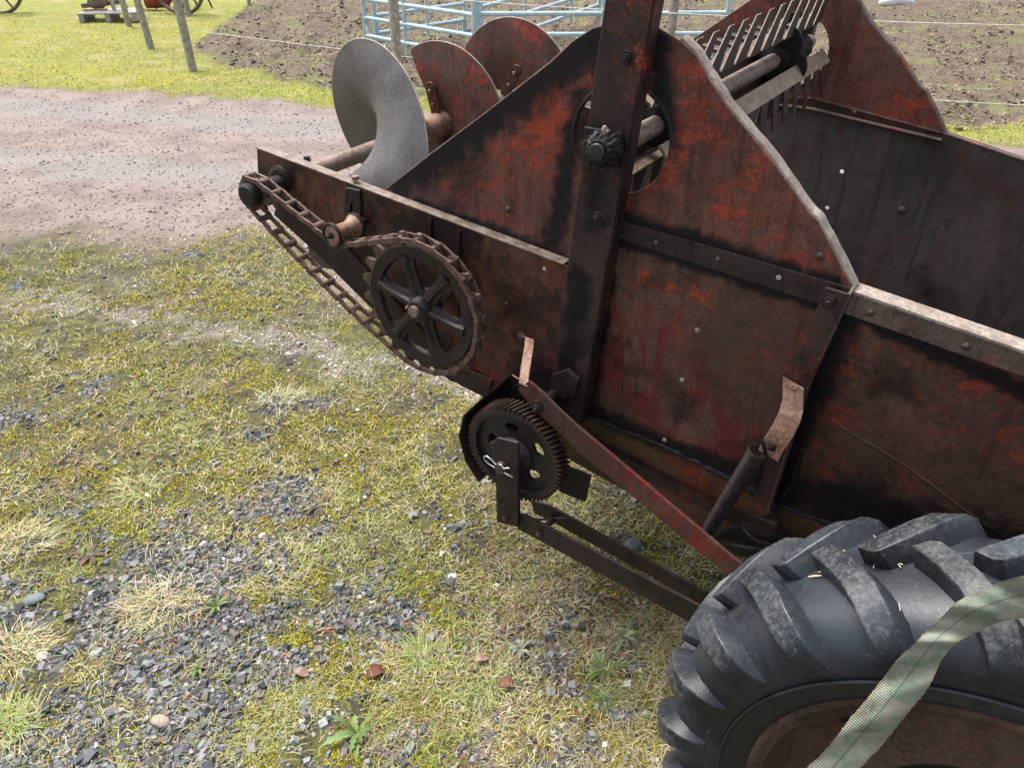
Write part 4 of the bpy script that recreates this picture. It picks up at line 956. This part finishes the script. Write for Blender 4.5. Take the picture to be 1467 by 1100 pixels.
d = (sb_ - sa); L = d.length; d.normalize(); e1_ = d.cross(N).normalized(); e2_ = d.cross(e1_); turns = 40; pts = []
for i in range(turns * 12 + 1):
    a = 2 * math.pi * i / 12; pts.append(sa + d * (L * i / (turns * 12)) + (e1_ * math.cos(a) + e2_ * math.sin(a)) * (.0165 - .004 * i / (turns * 12)))
SPR = MB().tube(pts, .0021, 6).build('tension_spring', M['iron'], ROOT, smooth='all')
hp = [sa + e1_ * .0125, sa - d * .008 + e1_ * .008, sa - d * .02, sa - d * .028 - e1_ * .008 + A * .006, sa - d * .024 + A * .02, sa - d * .012 + A * .022]
MB().tube(hp, .003, 8).build('hook', M['iron'], SPR, smooth='all')
# lumpy fittings at the foot of the strut
slab('foot_block', [(1078, 738), (1113, 752), (1104, 770), (1072, 762)], .05, .03, 'iron')
slab('foot_plate', [(1020, 770), (1060, 752), (1110, 775), (1095, 800), (1040, 795)], .02, .02, 'black')
MB().tube([W(*U(1024, 772, .03), .03), W(*U(1060, 783, .03), .03), W(*U(1105, 790, .03), .03)], .006, 8).build('foot_rod', M['iron'], ROOT, smooth='all')
MB().tube([W(*U(1063, 755, .05), .05), W(*U(1080, 772, .05), .05), W(*U(1110, 782, .05), .05)], .004, 8).build('foot_rod', M['iron'], ROOT, smooth='all')
# chassis beam and axle under the box
m = MB()
for o in (-.12, -.95): m.bar(W(-.62, .50, o), W(1.6, .20, o), N * .03, Vector((0, 0, .04)))
m.build('chassis_beam', M['black'], ROOT, bevel=.004)
TS, TZ, TOC = .275, .455, .385
MB().tube([W(TS, TZ, .36), W(TS, TZ, FAR - .36)], .03, 16).build('axle', M['iron'], ROOT, smooth=True)

# ---- wheel: lugged tyre on a rusty rim
def wheel():
    WH = bpy.data.objects.new('wheel', None); col.objects.link(WH); WH.parent = ROOT; WH.location = W(TS, TZ, TOC) - ROOT.location
    half = [(0, .452), (.03, .451), (.06, .447), (.08, .439), (.094, .427), (.104, .41), (.108, .393), (.108, .375), (.104, .358), (.100, .35), (.096, .33), (.090, .312), (.084, .300)]
    prof = [(TOC - a, b) for a, b in half[::-1]] + [(TOC + a, b) for a, b in half[1:]] + [(TOC + .07, .295), (TOC - .07, .295)]
    def jt(a, i): return 0
    m = MB(); m.lathe(TS, TZ, prof, 120)
    # lugs
    hl_ = [Vector(p) for p in half]; acc = [0]
    for a, b in zip(hl_[:-1], hl_[1:]): acc.append(acc[-1] + (b - a).length)
    def surf(q):
        sg = 1 if q >= 0 else -1; q = abs(q); i = max(j for j in range(len(acc) - 1) if acc[j] <= q + 1e-9); i = min(i, len(acc) - 2); t = (q - acc[i]) / (acc[i + 1] - acc[i])
        def nrm(j):
            j0, j1 = max(j - 1, 0), min(j + 1, len(hl_) - 1); dd = (hl_[j1] - hl_[j0]).normalized()
            return Vector((0, 1)) if j == 0 else Vector((-dd.y, dd.x))
        n2 = (nrm(i) * (1 - t) + nrm(i + 1) * t).normalized(); p = hl_[i].lerp(hl_[i + 1], t)
        return sg * p.x, p.y, sg * n2.x, n2.y
    worn = [0.0] * len(m.v); NLG = 23
    for side in (1, -1):
        for j in range(NLG):
            ph = R(147.4 - 360 / NLG * j + (0 if side > 0 else -7.8)); rnd = random.uniform(-.003, .003)
            ts = [0, .06, .2, .34, .48, .6, .7, .8, .9, 1.0]; sts = []
            for t in ts:
                q = -.010 + .162 * t                 # distance over the tread towards the shoulder
                ca = -.105 * (1 - (1 - min(t * 1.25, 1)) ** 1.5) * .95        # runs forward (towards the front of the machine)
                hgt = .029 * (1 if t < .64 else max(0, 1 - ((t - .64) / .38) ** 1.1)); wd = .0138 + .0042 * t
                sts.append((q, ca / .47, hgt, wd))
            base = len(m.v); K = 4
            for i, (q, da, hgt, wd) in enumerate(sts):
                qa, daa = sts[min(i + 1, len(sts) - 1)][:2]; qb, dab = sts[max(i - 1, 0)][:2]
                tq, ta = qa - qb, (daa - dab) * .46; l = math.hypot(tq, ta) or 1; wq, wa = -ta / l, tq / l
                # widths widen at the base
                for (sgn, ww, hh) in ((-1, wd + .006 + .006 * t, -.004), (-1, wd, hgt), (1, wd, hgt), (1, wd + .006, -.004)):
                    qq = q + wq * sgn * ww; aa = ph + da + wa * sgn * ww / .46
                    if qq < -.012 and i < 3: qq = -.012
                    px, pr_, nx, nr = surf(side * qq) if qq >= 0 else (qq * side, hl_[0].y, 0, 1)
                    o_ = TOC + px + nx * hh; r_ = pr_ + nr * hh
                    m.v.append(W(TS + r_ * math.cos(aa), TZ + r_ * math.sin(aa), o_)); worn.append(1.0 if hh > .02 else (.3 if hh > 0 else 0))
            fs = []
            nS = len(sts)
            for i in range(nS - 1):
                for k in range(3):
                    f = (base + i * K + k, base + i * K + k + 1, base + (i + 1) * K + k + 1, base + (i + 1) * K + k); fs.append(f if side > 0 else f[::-1])
            fs.append((base, base + 3, base + 2, base + 1) if side > 0 else (base, base + 1, base + 2, base + 3))
            e = base + (nS - 1) * K; fs.append((e, e + 1, e + 2, e + 3) if side > 0 else (e + 3, e + 2, e + 1, e))
            m.f += [f[::-1] for f in fs]
    T = m.build('tyre', M['tyre'], WH, smooth=True, origin=W(TS, TZ, TOC))
    at = T.data.attributes.new('worn', 'FLOAT', 'POINT'); at.data.foreach_set('value', worn)
    md = T.modifiers.new('bevel', 'BEVEL'); md.width = .0018; md.segments = 2; md.limit_method = 'ANGLE'; md.angle_limit = R(35)
    MB().lathe(TS, TZ, [(TOC + .1065, .360), (TOC + .1085, .357), (TOC + .104, .353)], 120).build('tyre_ring', M['tyre'], WH, smooth=True)
    e = .092
    MB().lathe(TS, TZ, [(TOC + e - .012, .320), (TOC + e + .002, .318), (TOC + e + .004, .310), (TOC + e - .002, .296), (TOC + .06, .288), (TOC + .035, .272), (TOC + .025, .24), (TOC + .035, .2), (TOC + .05, .165), (TOC + .046, .158), (TOC + .03, .165),
        (TOC + .016, .24), (TOC + .02, .275), (TOC + .03, .290), (TOC - e + .004, .298), (TOC - e, .308), (TOC - e + .01, .308), (TOC - .03, .299), (TOC + .03, .299)], 96).build('rim', M['rim'], WH, smooth=True)
    MB().lathe(TS, TZ, [(TOC - .05, .11), (TOC + .0, .11), (TOC + .01, .07), (TOC + .06, .06), (TOC + .065, .01)], 32, closed=False).build('hub', M['black'], WH, smooth=True)
    MB().lathe(TS, TZ, [(TOC - .0, .20), (TOC - .004, .20), (TOC - .004, .05), (TOC - .0, .05)], 48).build('rim_dark_disc', M['black'], WH)  # thin black disc filling the dark opening of the rim
    for i in range(8):
        a = R(20 + 45 * i); c = (TS + .23 * math.cos(a), TZ + .23 * math.sin(a)); MB().lathe(c[0], c[1], [(TOC + .029, .011), (TOC + .034, .010), (TOC + .036, .001)], 6, closed=False).build('wheel_bolt', M['bolt'], WH)
    m = MB()           # bits of straw and chaff stuck on the tread
    for i in range(110):
        a = R(random.uniform(20, 200)); q = random.uniform(-.07, .12); r_ = .4545 - max(0, abs(q) - .05) ** 1.35 * .45 + random.uniform(0, .002); ln = random.uniform(.002, .012); b_ = random.uniform(0, 6.28)
        if abs(q) > .085: continue
        p = [W(TS + (r_) * math.cos(a + t * ln * math.cos(b_) / .45), TZ + r_ * math.sin(a + t * ln * math.cos(b_) / .45), TOC + q + t * ln * math.sin(b_) + .0006 * t * t) for t in (-1, 0, 1)]
        m.tube(p, random.choice([.0005, .0007, .0011]), 4)
    o = m.build('stuck_straw', M['straw_bit'], WH); o['kind'] = 'stuff'
    return WH
WH = wheel()
def copy_tree(o, parent, off):
    c = o.copy(); col.objects.link(c); c.parent = parent
    for ch in o.children: copy_tree(ch, c, None)
    return c
W2 = copy_tree(WH, ROOT, None); W2.location = W(TS, TZ, FAR - TOC) - ROOT.location

# ================================================================== webbing strap hanging over the tyre
def strap():
    cl = [((1560, 846), .500, 25, 88), ((1510, 846), .505, 25, 86), ((1467, 854), .508, 25, 80), ((1425, 865), .512, 23, 66), ((1390, 880), .516, 20, 52), ((1362, 900), .520, 18, 40), ((1342, 918), .524, 17, 30), ((1326, 938), .528, 21, 28), ((1300, 975), .534, 24, 36), ((1262, 1022), .541, 24, 42), ((1222, 1070), .548, 24, 45), ((1180, 1118), .555, 25, 45), ((1130, 1175), .56, 25, 45), ((1080, 1240), .56, 25, 45)]
    S_ = []; m = MB()
    import bisect
    n = 270; K = 25
    uv = []
    def lerp(i, t):
        a, b = cl[i], cl[i + 1]; t2 = t; return ((a[0][0] + (b[0][0] - a[0][0]) * t2, a[0][1] + (b[0][1] - a[0][1]) * t2), a[1] + (b[1] - a[1]) * t2, a[2] + (b[2] - a[2]) * t2, a[3] + (b[3] - a[3]) * t2)
    rows = []
    for j in range(n + 1):
        f = j / n * (len(cl) - 1); i = min(int(f), len(cl) - 2); (x_, y_), o, hw, ang_ = lerp(i, f - i); rows.append((x_, y_, o, hw, ang_))
    for _ in range(60):
        rows = [rows[0]] + [tuple((rows[i - 1][k] + 2 * rows[i][k] + rows[i + 1][k]) / 4 for k in range(5)) for i in range(1, n)] + [rows[-1]]
    fr_ = [(random.uniform(-.03, .03), random.uniform(-.03, .03)) for _ in range(n + 1)]
    for layer in (0, 1):
        for j, (x_, y_, o, hw, ang_) in enumerate(rows):
            x0_, y0_ = rows[max(j - 1, 0)][:2]; x1_, y1_ = rows[min(j + 1, n)][:2]; dx, dy = x1_ - x0_, y1_ - y0_; l = math.hypot(dx, dy); px, py = dy / l, -dx / l
            for k in range(K):
                u_ = k / (K - 1) * 2 - 1; jj = j / 3; w_ = hw * 1.22 * (1 + .04 * math.sin(jj * .5) + .04 * math.sin(jj * .23 + 1) + fr_[j][0 if u_ < 0 else 1] * (abs(u_) ** 8))
                oo = o - layer * .004 + .003 * math.cos(u_ * 1.5) + .0035 * math.sin(jj * .33 + u_ * 2.2) + .0012 * math.sin(jj * .8 + u_ * 4) + .006 * math.exp(-((jj - 44) / 5) ** 2) * (u_ * u_)
                m.v.append(W(*U(x_ + px * u_ * w_, y_ + py * u_ * w_, oo), oo)); uv.append((u_, j * .0117, 0))
    B = (n + 1) * K; fs = []
    for j in range(n):
        for k in range(K - 1):
            q = (j * K + k, j * K + k + 1, (j + 1) * K + k + 1, (j + 1) * K + k); fs += [q[::-1], tuple(i + B for i in q)]
        for k in (0, K - 1):
            q = (j * K + k, (j + 1) * K + k, (j + 1) * K + k + B, j * K + k + B); fs.append(q if k == 0 else q[::-1])
    m.f = fs; org = W(*U(1180, 1100, .55), .55); org.z = 0
    o = m.build('lashing_strap', M['strap'], None, smooth=True, origin=org); tag(o, 'frayed green webbing strap hanging slack over the big tyre', 'strap')
    at = o.data.attributes.new('uvw', 'FLOAT_VECTOR', 'POINT'); at.data.foreach_set('vector', np.array(uv, np.float32).ravel())
strap()

# ================================================================== background
def post(gx, gy, h, r, label, lean=(0, 0), sides=9):
    x, y = gx, gy; z0 = 0
    m = MB(); pts = [Vector((x + lean[0] * t * h, y + lean[1] * t * h, -.05 + t * (h + .05))) for t in (0, .25, .5, .75, 1)]
    m.tube(pts, [r * random.uniform(.94, 1.08) for _ in pts], sides)
    o = m.build('fence_post', M['wood'], None, smooth=True, origin=(x, y, 0)); return tag(o, label, 'fence post', 'wooden posts of the paddock fence')
p = G(277, 102); post(p.x, p.y, 1.25, .042, 'grey wooden fence post at the corner of the mud paddock', (-.01, 0))
p = G(217, 70); post(p.x, p.y, 1.25, .041, 'grey wooden post leaning slightly in the green grass before the pallet', (-.05, 0))
p = G(185, 39); post(p.x, p.y, 1.2, .04, 'grey wooden post standing right against the pallet')
p = G(572, 132); post(p.x, p.y, 1.35, .044, 'pale grey wooden post in front of the blue sheep panels', (.012, 0))
p = G(955, 108); post(p.x, p.y, 1.35, .044, 'wooden post half hidden behind the tall channel post of the machine')
p = G(358, 10); post(p.x, p.y, 1.3, .035, 'small distant wooden post at the back edge of the mud')
p = G(271, 24); post(p.x, p.y, 1.2, .04, 'thick distant post beside the old wheeled implement')
p = Vector((4.3, 5.75, 0)); post(4.6, 5.6, 1.3, .04, 'wooden post at the far right end of the wire fence')
def wire(label, z0, z1, nm='fence_wire'):
    a, b = Vector((-3.37, 8.35, z0)), Vector((4.6, 5.6, z1)); m = MB()
    m.tube([a.lerp(b, i / 16) + Vector((0, 0, -.09 * math.sin(math.pi * i / 16))) for i in range(17)], .0032, 5)
    tag(m.build(nm, M['wire'], None, origin=a), label, 'fence wire')
wire('lower pale wire of the paddock fence, about knee height', .40, .23); wire('upper pale wire of the paddock fence, about hip height', .9, .78)

# pale blue tubular sheep panels
def panel(a, b, label, ht=.60, rails=(.18, .37, .56), mids=(.5,), foot=True):
    a, b = Vector((*a, 0)), Vector((*b, 0)); r_ = .025; d = (b - a).normalized(); L = (b - a).length
    T = thing('sheep_panel', label, 'livestock panel', tuple(a), 'pale blue sheep panels of the pen')
    for t in (0, 1): MB().tube([a.lerp(b, t) + Vector((0, 0, .0)), a.lerp(b, t) + Vector((0, 0, 1.05))], r_, 10).build('upright', M['galv'], T, smooth=True)
    for t in mids: MB().tube([a.lerp(b, t) + Vector((0, 0, .06)), a.lerp(b, t) + Vector((0, 0, 1.05))], r_ * .8, 10).build('upright', M['galv'], T, smooth=True)
    for z in (*rails, .78, 1.0): MB().tube([a + Vector((0, 0, z)), b + Vector((0, 0, z))], r_ * .9, 10).build('rail', M['galv'], T, smooth=True)
    if foot:
        for c, s_ in ((a, 1), (b, -1)):
            pts = [c + d * (s_ * .03) + Vector((0, 0, .30)), c + d * (s_ * .04) + Vector((0, 0, .10))] + [c + d * (s_ * (.09 - .05 * math.cos(R(q)))) + Vector((0, 0, .06 - .05 * math.sin(R(q)))) for q in range(0, 181, 30)] + [c + d * (s_ * .14) + Vector((0, 0, .16))]
            MB().tube(pts, .012, 8).build('foot_loop', M['galv'], T, smooth='all')
P0 = G(527, 75); P1 = G(681, 108)
panel((P0.x, P0.y), (P1.x, P1.y), 'pale blue tube panel running from the left pen corner towards the auger', mids=(.40,))
B0, B1 = G(541, 72), G(667, 50); panel((B0.x, B0.y), (B1.x, B1.y), 'pale blue tube panel running away from the left pen corner', mids=(.55,))
C0, C1 = G(690, 92), (1.3, 12.4); panel((C0.x, C0.y), C1, 'pale blue tube panel slanting back behind the red auger flights', mids=(.3, .7))
D0, D1 = G(686, 106), G(1030, 104); panel((D0.x, D0.y), (D1.x + .0, D1.y), 'pale blue tube panel lying straight across behind the channel post', mids=(.5,))

# pallet with an old plough part on it
pc = G(163, 30)
pl = thing('wooden_pallet', 'weathered grey wooden pallet lying in the grass by the fence posts', 'pallet', (pc.x, pc.y, 0))
px, py = Vector((.98, .18, 0)) * .72, Vector((-.18, .98, 0)) * .72; c0 = Vector((pc.x, pc.y, 0))
for i in range(7): MB().box(c0 + py * (-.34 + i * .115) + Vector((0, 0, .125)), px * .55, py * .045, Vector((0, 0, .010))).build('deck_board', M['pallet'], pl)
for i in range(3): MB().box(c0 + px * (-.49 + i * .49) + Vector((0, 0, .0625)), px * .045, py * .385, Vector((0, 0, .05))).build('bearer', M['pallet'], pl)
pg = thing('plough_body', 'rusty grey plough mouldboard standing on the wooden pallet', 'plough part', tuple(c0 + Vector((0, 0, .136))))
b = c0 + px * -.12 + Vector((0, 0, .14)); m = MB(); vs = []; K = 9
for i in range(K):
    t = i / (K - 1); xx = -.30 + .5 * t
    for j in range(6):
        u_ = j / 5; lo = .18 * (1 - math.sin(math.pi * min(1, t * 1.0 + .15)) ** .6); vs.append(b + px * (xx * (1 - .1 * u_) + .06) + py * (-.18 + .22 * u_ ** 1.6 + .1 * t * u_) + Vector((0, 0, lo * (1 - u_) + .02 + .42 * u_)))
fs = [(i * 6 + j, (i + 1) * 6 + j, (i + 1) * 6 + j + 1, i * 6 + j + 1) for i in range(K - 1) for j in range(5)]
mb = m.add(vs, fs).build('mouldboard', M['oldiron'], pg, smooth='all'); md = mb.modifiers.new('t', 'SOLIDIFY'); md.thickness = .012
MB().bar(b + px * .22 - py * .12 + Vector((0, 0, .01)), b + px * .16 - py * .1 + Vector((0, 0, .62)), px * .035, py * .02).build('standard', M['pallet'], pg)
MB().bar(b - px * .35 - py * .2 + Vector((0, 0, .02)), b + px * .12 - py * .25 + Vector((0, 0, .03)), py * .03, Vector((0, 0, .012))).build('share', M['rust'], pg)
MB().bar(b - px * .42 + py * .02 + Vector((0, 0, .06)), b + px * .3 + py * .06 + Vector((0, 0, .1)), py * .03, Vector((0, 0, .03))).build('landside', M['oldiron'], pg)
# old red wheeled implement behind the pallet
ic = G(228, 14); im = thing('horse_rake', 'old red painted horse-drawn implement with thin tines behind the pallet', 'farm implement', (ic.x, ic.y, 0)); c0 = Vector((ic.x, ic.y, 0))
MB().tube([c0 + px * -.9 + Vector((0, 0, .2)), c0 + px * .5 + Vector((0, 0, .2))], .045, 8).build('beam', M['oldred'], im, smooth=True)
m = MB(); m.tube([c0 + px * -.2 + Vector((0, -.1, .12)), c0 + px * .2 + Vector((0, -.1, .15)), c0 + px * .4 + Vector((0, -.1, .22))], [.09, .12, .07], 12); m.build('gear_housing', M['oldred'], im, smooth='all')
for i in range(7):
    x_ = -.85 + .3 * i; MB().tube([c0 + px * x_ + Vector((0, 0, .42)), c0 + px * (x_ + .12) + py * -.2 + Vector((0, 0, .3)), c0 + px * (x_ + .22) + py * -.1 + Vector((0, 0, .02))], .016, 6).build('tine', M['oldiron'], im, smooth='all')
for i in range(4): MB().tube([c0 + px * (-.8 + .4 * i) + Vector((0, .1, .2)), c0 + px * (-.5 + .4 * i) + Vector((0, .3, .75))], .02, 6).build('strut', M['oldred' if i % 2 else 'pallet'], im)
def spoked(cx, cy, Rw, ax_, label, mat, ns, name='wagon_wheel', grp=None, par=None):
    c = Vector((cx, cy, Rw)); up = Vector((0, 0, 1)); ax_ = Vector(ax_).normalized()
    T = thing(name, label, 'iron wheel', (cx, cy, 0)) if par is None else par
    MB().tube([c + (ax_ * math.cos(a) + up * math.sin(a)) * Rw for a in np.linspace(0, 2 * math.pi, 40, endpoint=False)], .028, 8, closed=True).build('felloe' if par is None else 'wheel_rim', M[mat], T, smooth='all')
    nn = ax_.cross(up); MB().tube([c - nn * .09, c + nn * .09], .06, 12).build('hub' if par is None else 'wheel_hub', M[mat], T)
    for i in range(ns):
        a = 2 * math.pi * i / ns + .2; MB().tube([c, c + (ax_ * math.cos(a) + up * math.sin(a)) * Rw], .016, 6).build('spoke' if par is None else 'wheel_spoke', M[mat], T)
q = G(2, 19); spoked(q.x, q.y, .42, (1, .1, 0), 'old dark spoked iron wheel standing at the far left', 'oldiron', 10)
q = G(262, 20); spoked(q.x, q.y, .5, (.9, -.3, 0), None, 'oldiron', 12, par=im)
# things lying in the paddock and along its edge
q = G(1283, 9); m = MB(); m.tube([Vector((q.x - .28, q.y, .05)), Vector((q.x - .1, q.y, .07)), Vector((q.x + .12, q.y + .03, .06)), Vector((q.x + .3, q.y, .03))], [.05, .10, .09, .04], 9)
tag(m.build('salt_lick', M['whitestone'], None, smooth='all', origin=(q.x, q.y, 0)), 'white lump lying far out in the paddock mud', 'stone')
# weeds and tufts one can tell apart
def rosette(px_, py_, rad, nleaf, cols, label, name='weed_rosette', cat='weed', lobes=False, lift=.35, grp='leafy weeds in the stony ground'):
    c = G(px_, py_); hz = float(height(np.array([c.x]), np.array([c.y]))[0]); m = MB(); tint = []
    for i in range(nleaf):
        a = 2 * math.pi * i / nleaf + random.uniform(-.3, .3); L = rad * random.uniform(.35, .95); wd = rad * random.uniform(.07, .13); tc = random.choice(cols); up = random.uniform(.08, lift)
        d = Vector((math.cos(a), math.sin(a), 0)); s_ = Vector((-d.y, d.x, 0)); nS = 9; vs = []
        for k in range(nS):
            t = k / (nS - 1); w_ = wd * random.uniform(.6, 1.1) * (math.sin(math.pi * min(1, t * .92 + .06)) ** .7) * ((.55 if k % 2 else 1.15) if lobes else 1)
            p = Vector((c.x, c.y, hz + .004)) + d * (L * t) + Vector((0, 0, L * (up * math.sin(t * 2.4)) - .002 * t))
            vs += [p - s_ * w_ + Vector((0, 0, w_ * .3)), p, p + s_ * w_ + Vector((0, 0, w_ * .3))]
        fs = [(k * 3 + j, k * 3 + j + 1, (k + 1) * 3 + j + 1, (k + 1) * 3 + j) for k in range(nS - 1) for j in (0, 1)]
        m.add(vs, fs); tint += [tuple(v * random.uniform(.85, 1.15) for v in tc)] * len(vs)
    o = m.build(name, M['leaf'], None, smooth='all', origin=(c.x, c.y, hz)); at = o.data.attributes.new('tint', 'FLOAT_COLOR', 'POINT')
    at.data.foreach_set('color', np.array([(*t, 1) for t in tint], np.float32).ravel()); return tag(o, label, cat, grp)
def tuft(px_, py_, n, h, spread, cols, label, name='grass_tuft', grp='grass tufts in the stony ground'):
    c = G(px_, py_); hz = float(height(np.array([c.x]), np.array([c.y]))[0]); m = MB(); tint = []
    for i in range(n):
        a = random.uniform(0, 6.28); r_ = spread * math.sqrt(random.random()) * .6; b = Vector((c.x + r_ * math.cos(a) * 1.4, c.y + r_ * math.sin(a), hz - .002)); L = h * random.uniform(.5, 1.15); le = random.uniform(.5, 1.35)
        a2 = a + random.uniform(-.8, .8) if i % 5 < 2 else (px_ * 7.3) % 6.28 + random.gauss(0, .9); d = Vector((math.cos(a2), math.sin(a2), 0)); s_ = Vector((-d.y, d.x, 0)) * random.uniform(.0008, .0016); vs = []
        p = b.copy(); 
        for k in range(5):
            w_ = 1 - k / 4.4; vs += [p - s_ * w_, p + s_ * w_]; l2 = min(le + k * .28, 1.7); p = p + d * (L / 4 * math.sin(l2)) + Vector((0, 0, L / 4 * math.cos(l2))); p.z = max(p.z, hz + .002)
        m.add(vs, [(k * 2, k * 2 + 1, k * 2 + 3, k * 2 + 2) for k in range(4)]); t = random.choice(cols); t = tuple(v * random.uniform(.8, 1.2) for v in t); tint += [t] * 10
    o = m.build(name, M['blade'], None, smooth='all', origin=(c.x, c.y, hz)); at = o.data.attributes.new('tint', 'FLOAT_COLOR', 'POINT')
    at.data.foreach_set('color', np.array([(*t, 1) for t in tint], np.float32).ravel()); return tag(o, label, 'grass tuft', grp)
GR = [(.11, .17, .045), (.16, .22, .06), (.2, .26, .10), (.22, .19, .09)]; RD = [(.13, .065, .045), (.10, .07, .05), (.17, .10, .075)]; ST = [(.55, .47, .27), (.48, .42, .22), (.62, .56, .38), (.40, .38, .16)]; YG = [(.33, .36, .12), (.42, .42, .18), (.24, .32, .08), (.5, .46, .24)]
rosette(118, 800, .050, 9, GR, 'small green leafed weed growing amid dead red leaves at left'); rosette(130, 795, .07, 17, RD, 'spread of dead reddish leaves around the small green weed at left', 'dead_rosette', lift=.12)
rosette(455, 722, .07, 16, RD + [(.2, .22, .1)], 'withered brown-red rosette in the moss left of the machine gears', 'dead_rosette', lift=.15)
rosette(512, 1052, .085, 15, GR, 'bright green toothed weed at the bottom of the picture, among crushed stone', lobes=True)
rosette(865, 962, .070, 11, GR, 'toothed green weed lying just left of the big tyre', lobes=True, lift=.2); rosette(915, 968, .055, 9, GR, 'flat green weed nearest to the lugs of the tyre', lobes=True, lift=.15)
rosette(893, 918, .06, 8, [(.2, .22, .16), (.28, .30, .2)], 'dull grey-green weed with upright leaves below the push bars', lift=.8)
rosette(745, 935, .05, 10, [(.24, .28, .2), (.3, .34, .26)], 'pale grey-green small weed between two clumps of grass', lift=.5)
rosette(285, 960, .04, 9, GR, 'tiny green clover-like weed among the stones left of bottom centre', lift=.4); rosette(280, 640, .04, 9, [(.25, .25, .1)], 'small olive rosette in the moss, middle left', lift=.3)
rosette(310, 868, .045, 10, GR, 'small green weed at the foot of the big straw tuft', lift=.5); rosette(690, 1010, .035, 8, GR, 'little green seedling in the stones below the grass tufts', lift=.5)
tuft(232, 862, 420, .075, .12, ST, 'big straw-coloured grass tuft in the stones left of centre'); tuft(25, 780, 360, .07, .11, ST, 'straw-coloured tuft at the left edge, the upper one'); tuft(18, 935, 380, .07, .10, ST, 'straw-coloured tuft at the left edge, the middle one')
tuft(15, 1040, 420, .06, .09, YG, 'yellow-green tuft in the bottom left corner'); tuft(612, 945, 330, .055, .07, YG, 'yellow-green tuft beside the dead leaves, left of the pair'); tuft(700, 975, 400, .055, .085, YG, 'yellow-green tuft beside the red leaf, right of the pair')
tuft(952, 905, 340, .08, .10, [(.36, .30, .16), (.45, .40, .2), (.28, .26, .1)], 'brownish long grass tuft growing against the tyre'); tuft(868, 1000, 200, .05, .035, GR, 'fresh green upright tuft just left of the tyre'); tuft(1010, 800, 260, .07, .10, ST, 'pale dry tuft under the red brace bar')
tuft(400, 575, 130, .08, .10, [(.6, .56, .4), (.5, .48, .3)], 'pale dry tuft at the edge of the grit band'); tuft(485, 715, 120, .05, .06, YG, 'small green and straw tuft in the moss near the chain'); tuft(200, 700, 150, .06, .09, ST + YG, 'low straw and green tuft in the middle of the moss')
def dead_leaf(px_, py_, L, colr, label):
    c = G(px_, py_); hz = float(height(np.array([c.x]), np.array([c.y]))[0]) + .012; m = MB(); vs = []; nS = 8; a = random.uniform(0, 6.28); d = Vector((math.cos(a), math.sin(a), .15)); s_ = Vector((-math.sin(a), math.cos(a), 0))
    for k in range(nS):
        t = k / (nS - 1); w_ = L * .34 * math.sin(math.pi * (t * .94 + .03)) ** .8; p = Vector((c.x, c.y, hz)) + d * (L * (t - .5)) + Vector((0, 0, .006 * math.sin(t * 5)))
        vs += [p - s_ * w_ + Vector((0, 0, w_ * .5)), p, p + s_ * w_ + Vector((0, 0, w_ * .35))]
    m.add(vs, [(k * 3 + j, k * 3 + j + 1, (k + 1) * 3 + j + 1, (k + 1) * 3 + j) for k in range(nS - 1) for j in (0, 1)])
    o = m.build('fallen_leaf', M['litter'], None, smooth='all', origin=(c.x, c.y, hz)); at = o.data.attributes.new('tint', 'FLOAT_COLOR', 'POINT'); at.data.foreach_set('color', np.array([(*colr, 1)] * len(vs), np.float32).ravel()); tag(o, label, 'leaf', 'fallen leaves')
dead_leaf(538, 967, .045, (.14, .05, .035), 'dark red fallen leaf among the stones right of centre bottom'); dead_leaf(432, 965, .035, (.3, .2, .16), 'pinkish fallen leaf on the crushed stone'); dead_leaf(725, 985, .045, (.17, .075, .05), 'rusty red fallen leaf at the foot of the right-hand tuft'); dead_leaf(690, 950, .032, (.36, .24, .2), 'pale brown fallen leaf above the right-hand tuft')
def rock(px_, py_, r_, colr, label):
    c = G(px_, py_); hz = float(height(np.array([c.x]), np.array([c.y]))[0]); m = MB(); vs = []; K = 10; ph = random.uniform(0, 6)
    for j, (zz, rr_) in enumerate(((0, .8), (.3, 1), (.6, .85), (.8, .5))):
        for k in range(K): a = 2 * math.pi * k / K; q = rr_ * r_ * (1 + .16 * math.sin(2 * a + ph) + random.uniform(-.07, .07)); vs.append((c.x + q * 1.25 * math.cos(a), c.y + q * math.sin(a), hz + zz * r_ * .8))
    fs = [(j * K + k, j * K + (k + 1) % K, (j + 1) * K + (k + 1) % K, (j + 1) * K + k) for j in range(3) for k in range(K)] + [tuple(3 * K + k for k in range(K))]
    o = m.add(vs, fs).build('stone', M['stone'], None, origin=(c.x, c.y, hz), bevel=r_ * .15); at = o.data.attributes.new('tint', 'FLOAT_COLOR', 'POINT'); at.data.foreach_set('color', np.array([(*colr, 1)] * len(vs), np.float32).ravel()); tag(o, label, 'stone', 'larger single stones')
rock(232, 1038, .017, (.3, .25, .2), 'flat tan stone at the bottom left, larger than those around it'); rock(648, 829, .013, (.55, .53, .5), 'round whitish pebble below the hanger plate'); rock(375, 765, .010, (.5, .48, .46), 'white pebble in the moss left of centre'); rock(908, 786, .026, (.09, .10, .11), 'dark angular stone under the push bars')
rock(62, 942, .014, (.42, .40, .38), 'pale stone by the straw tuft at the left edge'); rock(50, 860, .022, (.13, .16, .17), 'blue-grey stone left of the big straw tuft'); rock(972, 1062, .018, (.34, .26, .22), 'brownish pebble right beside the lower tyre lugs')
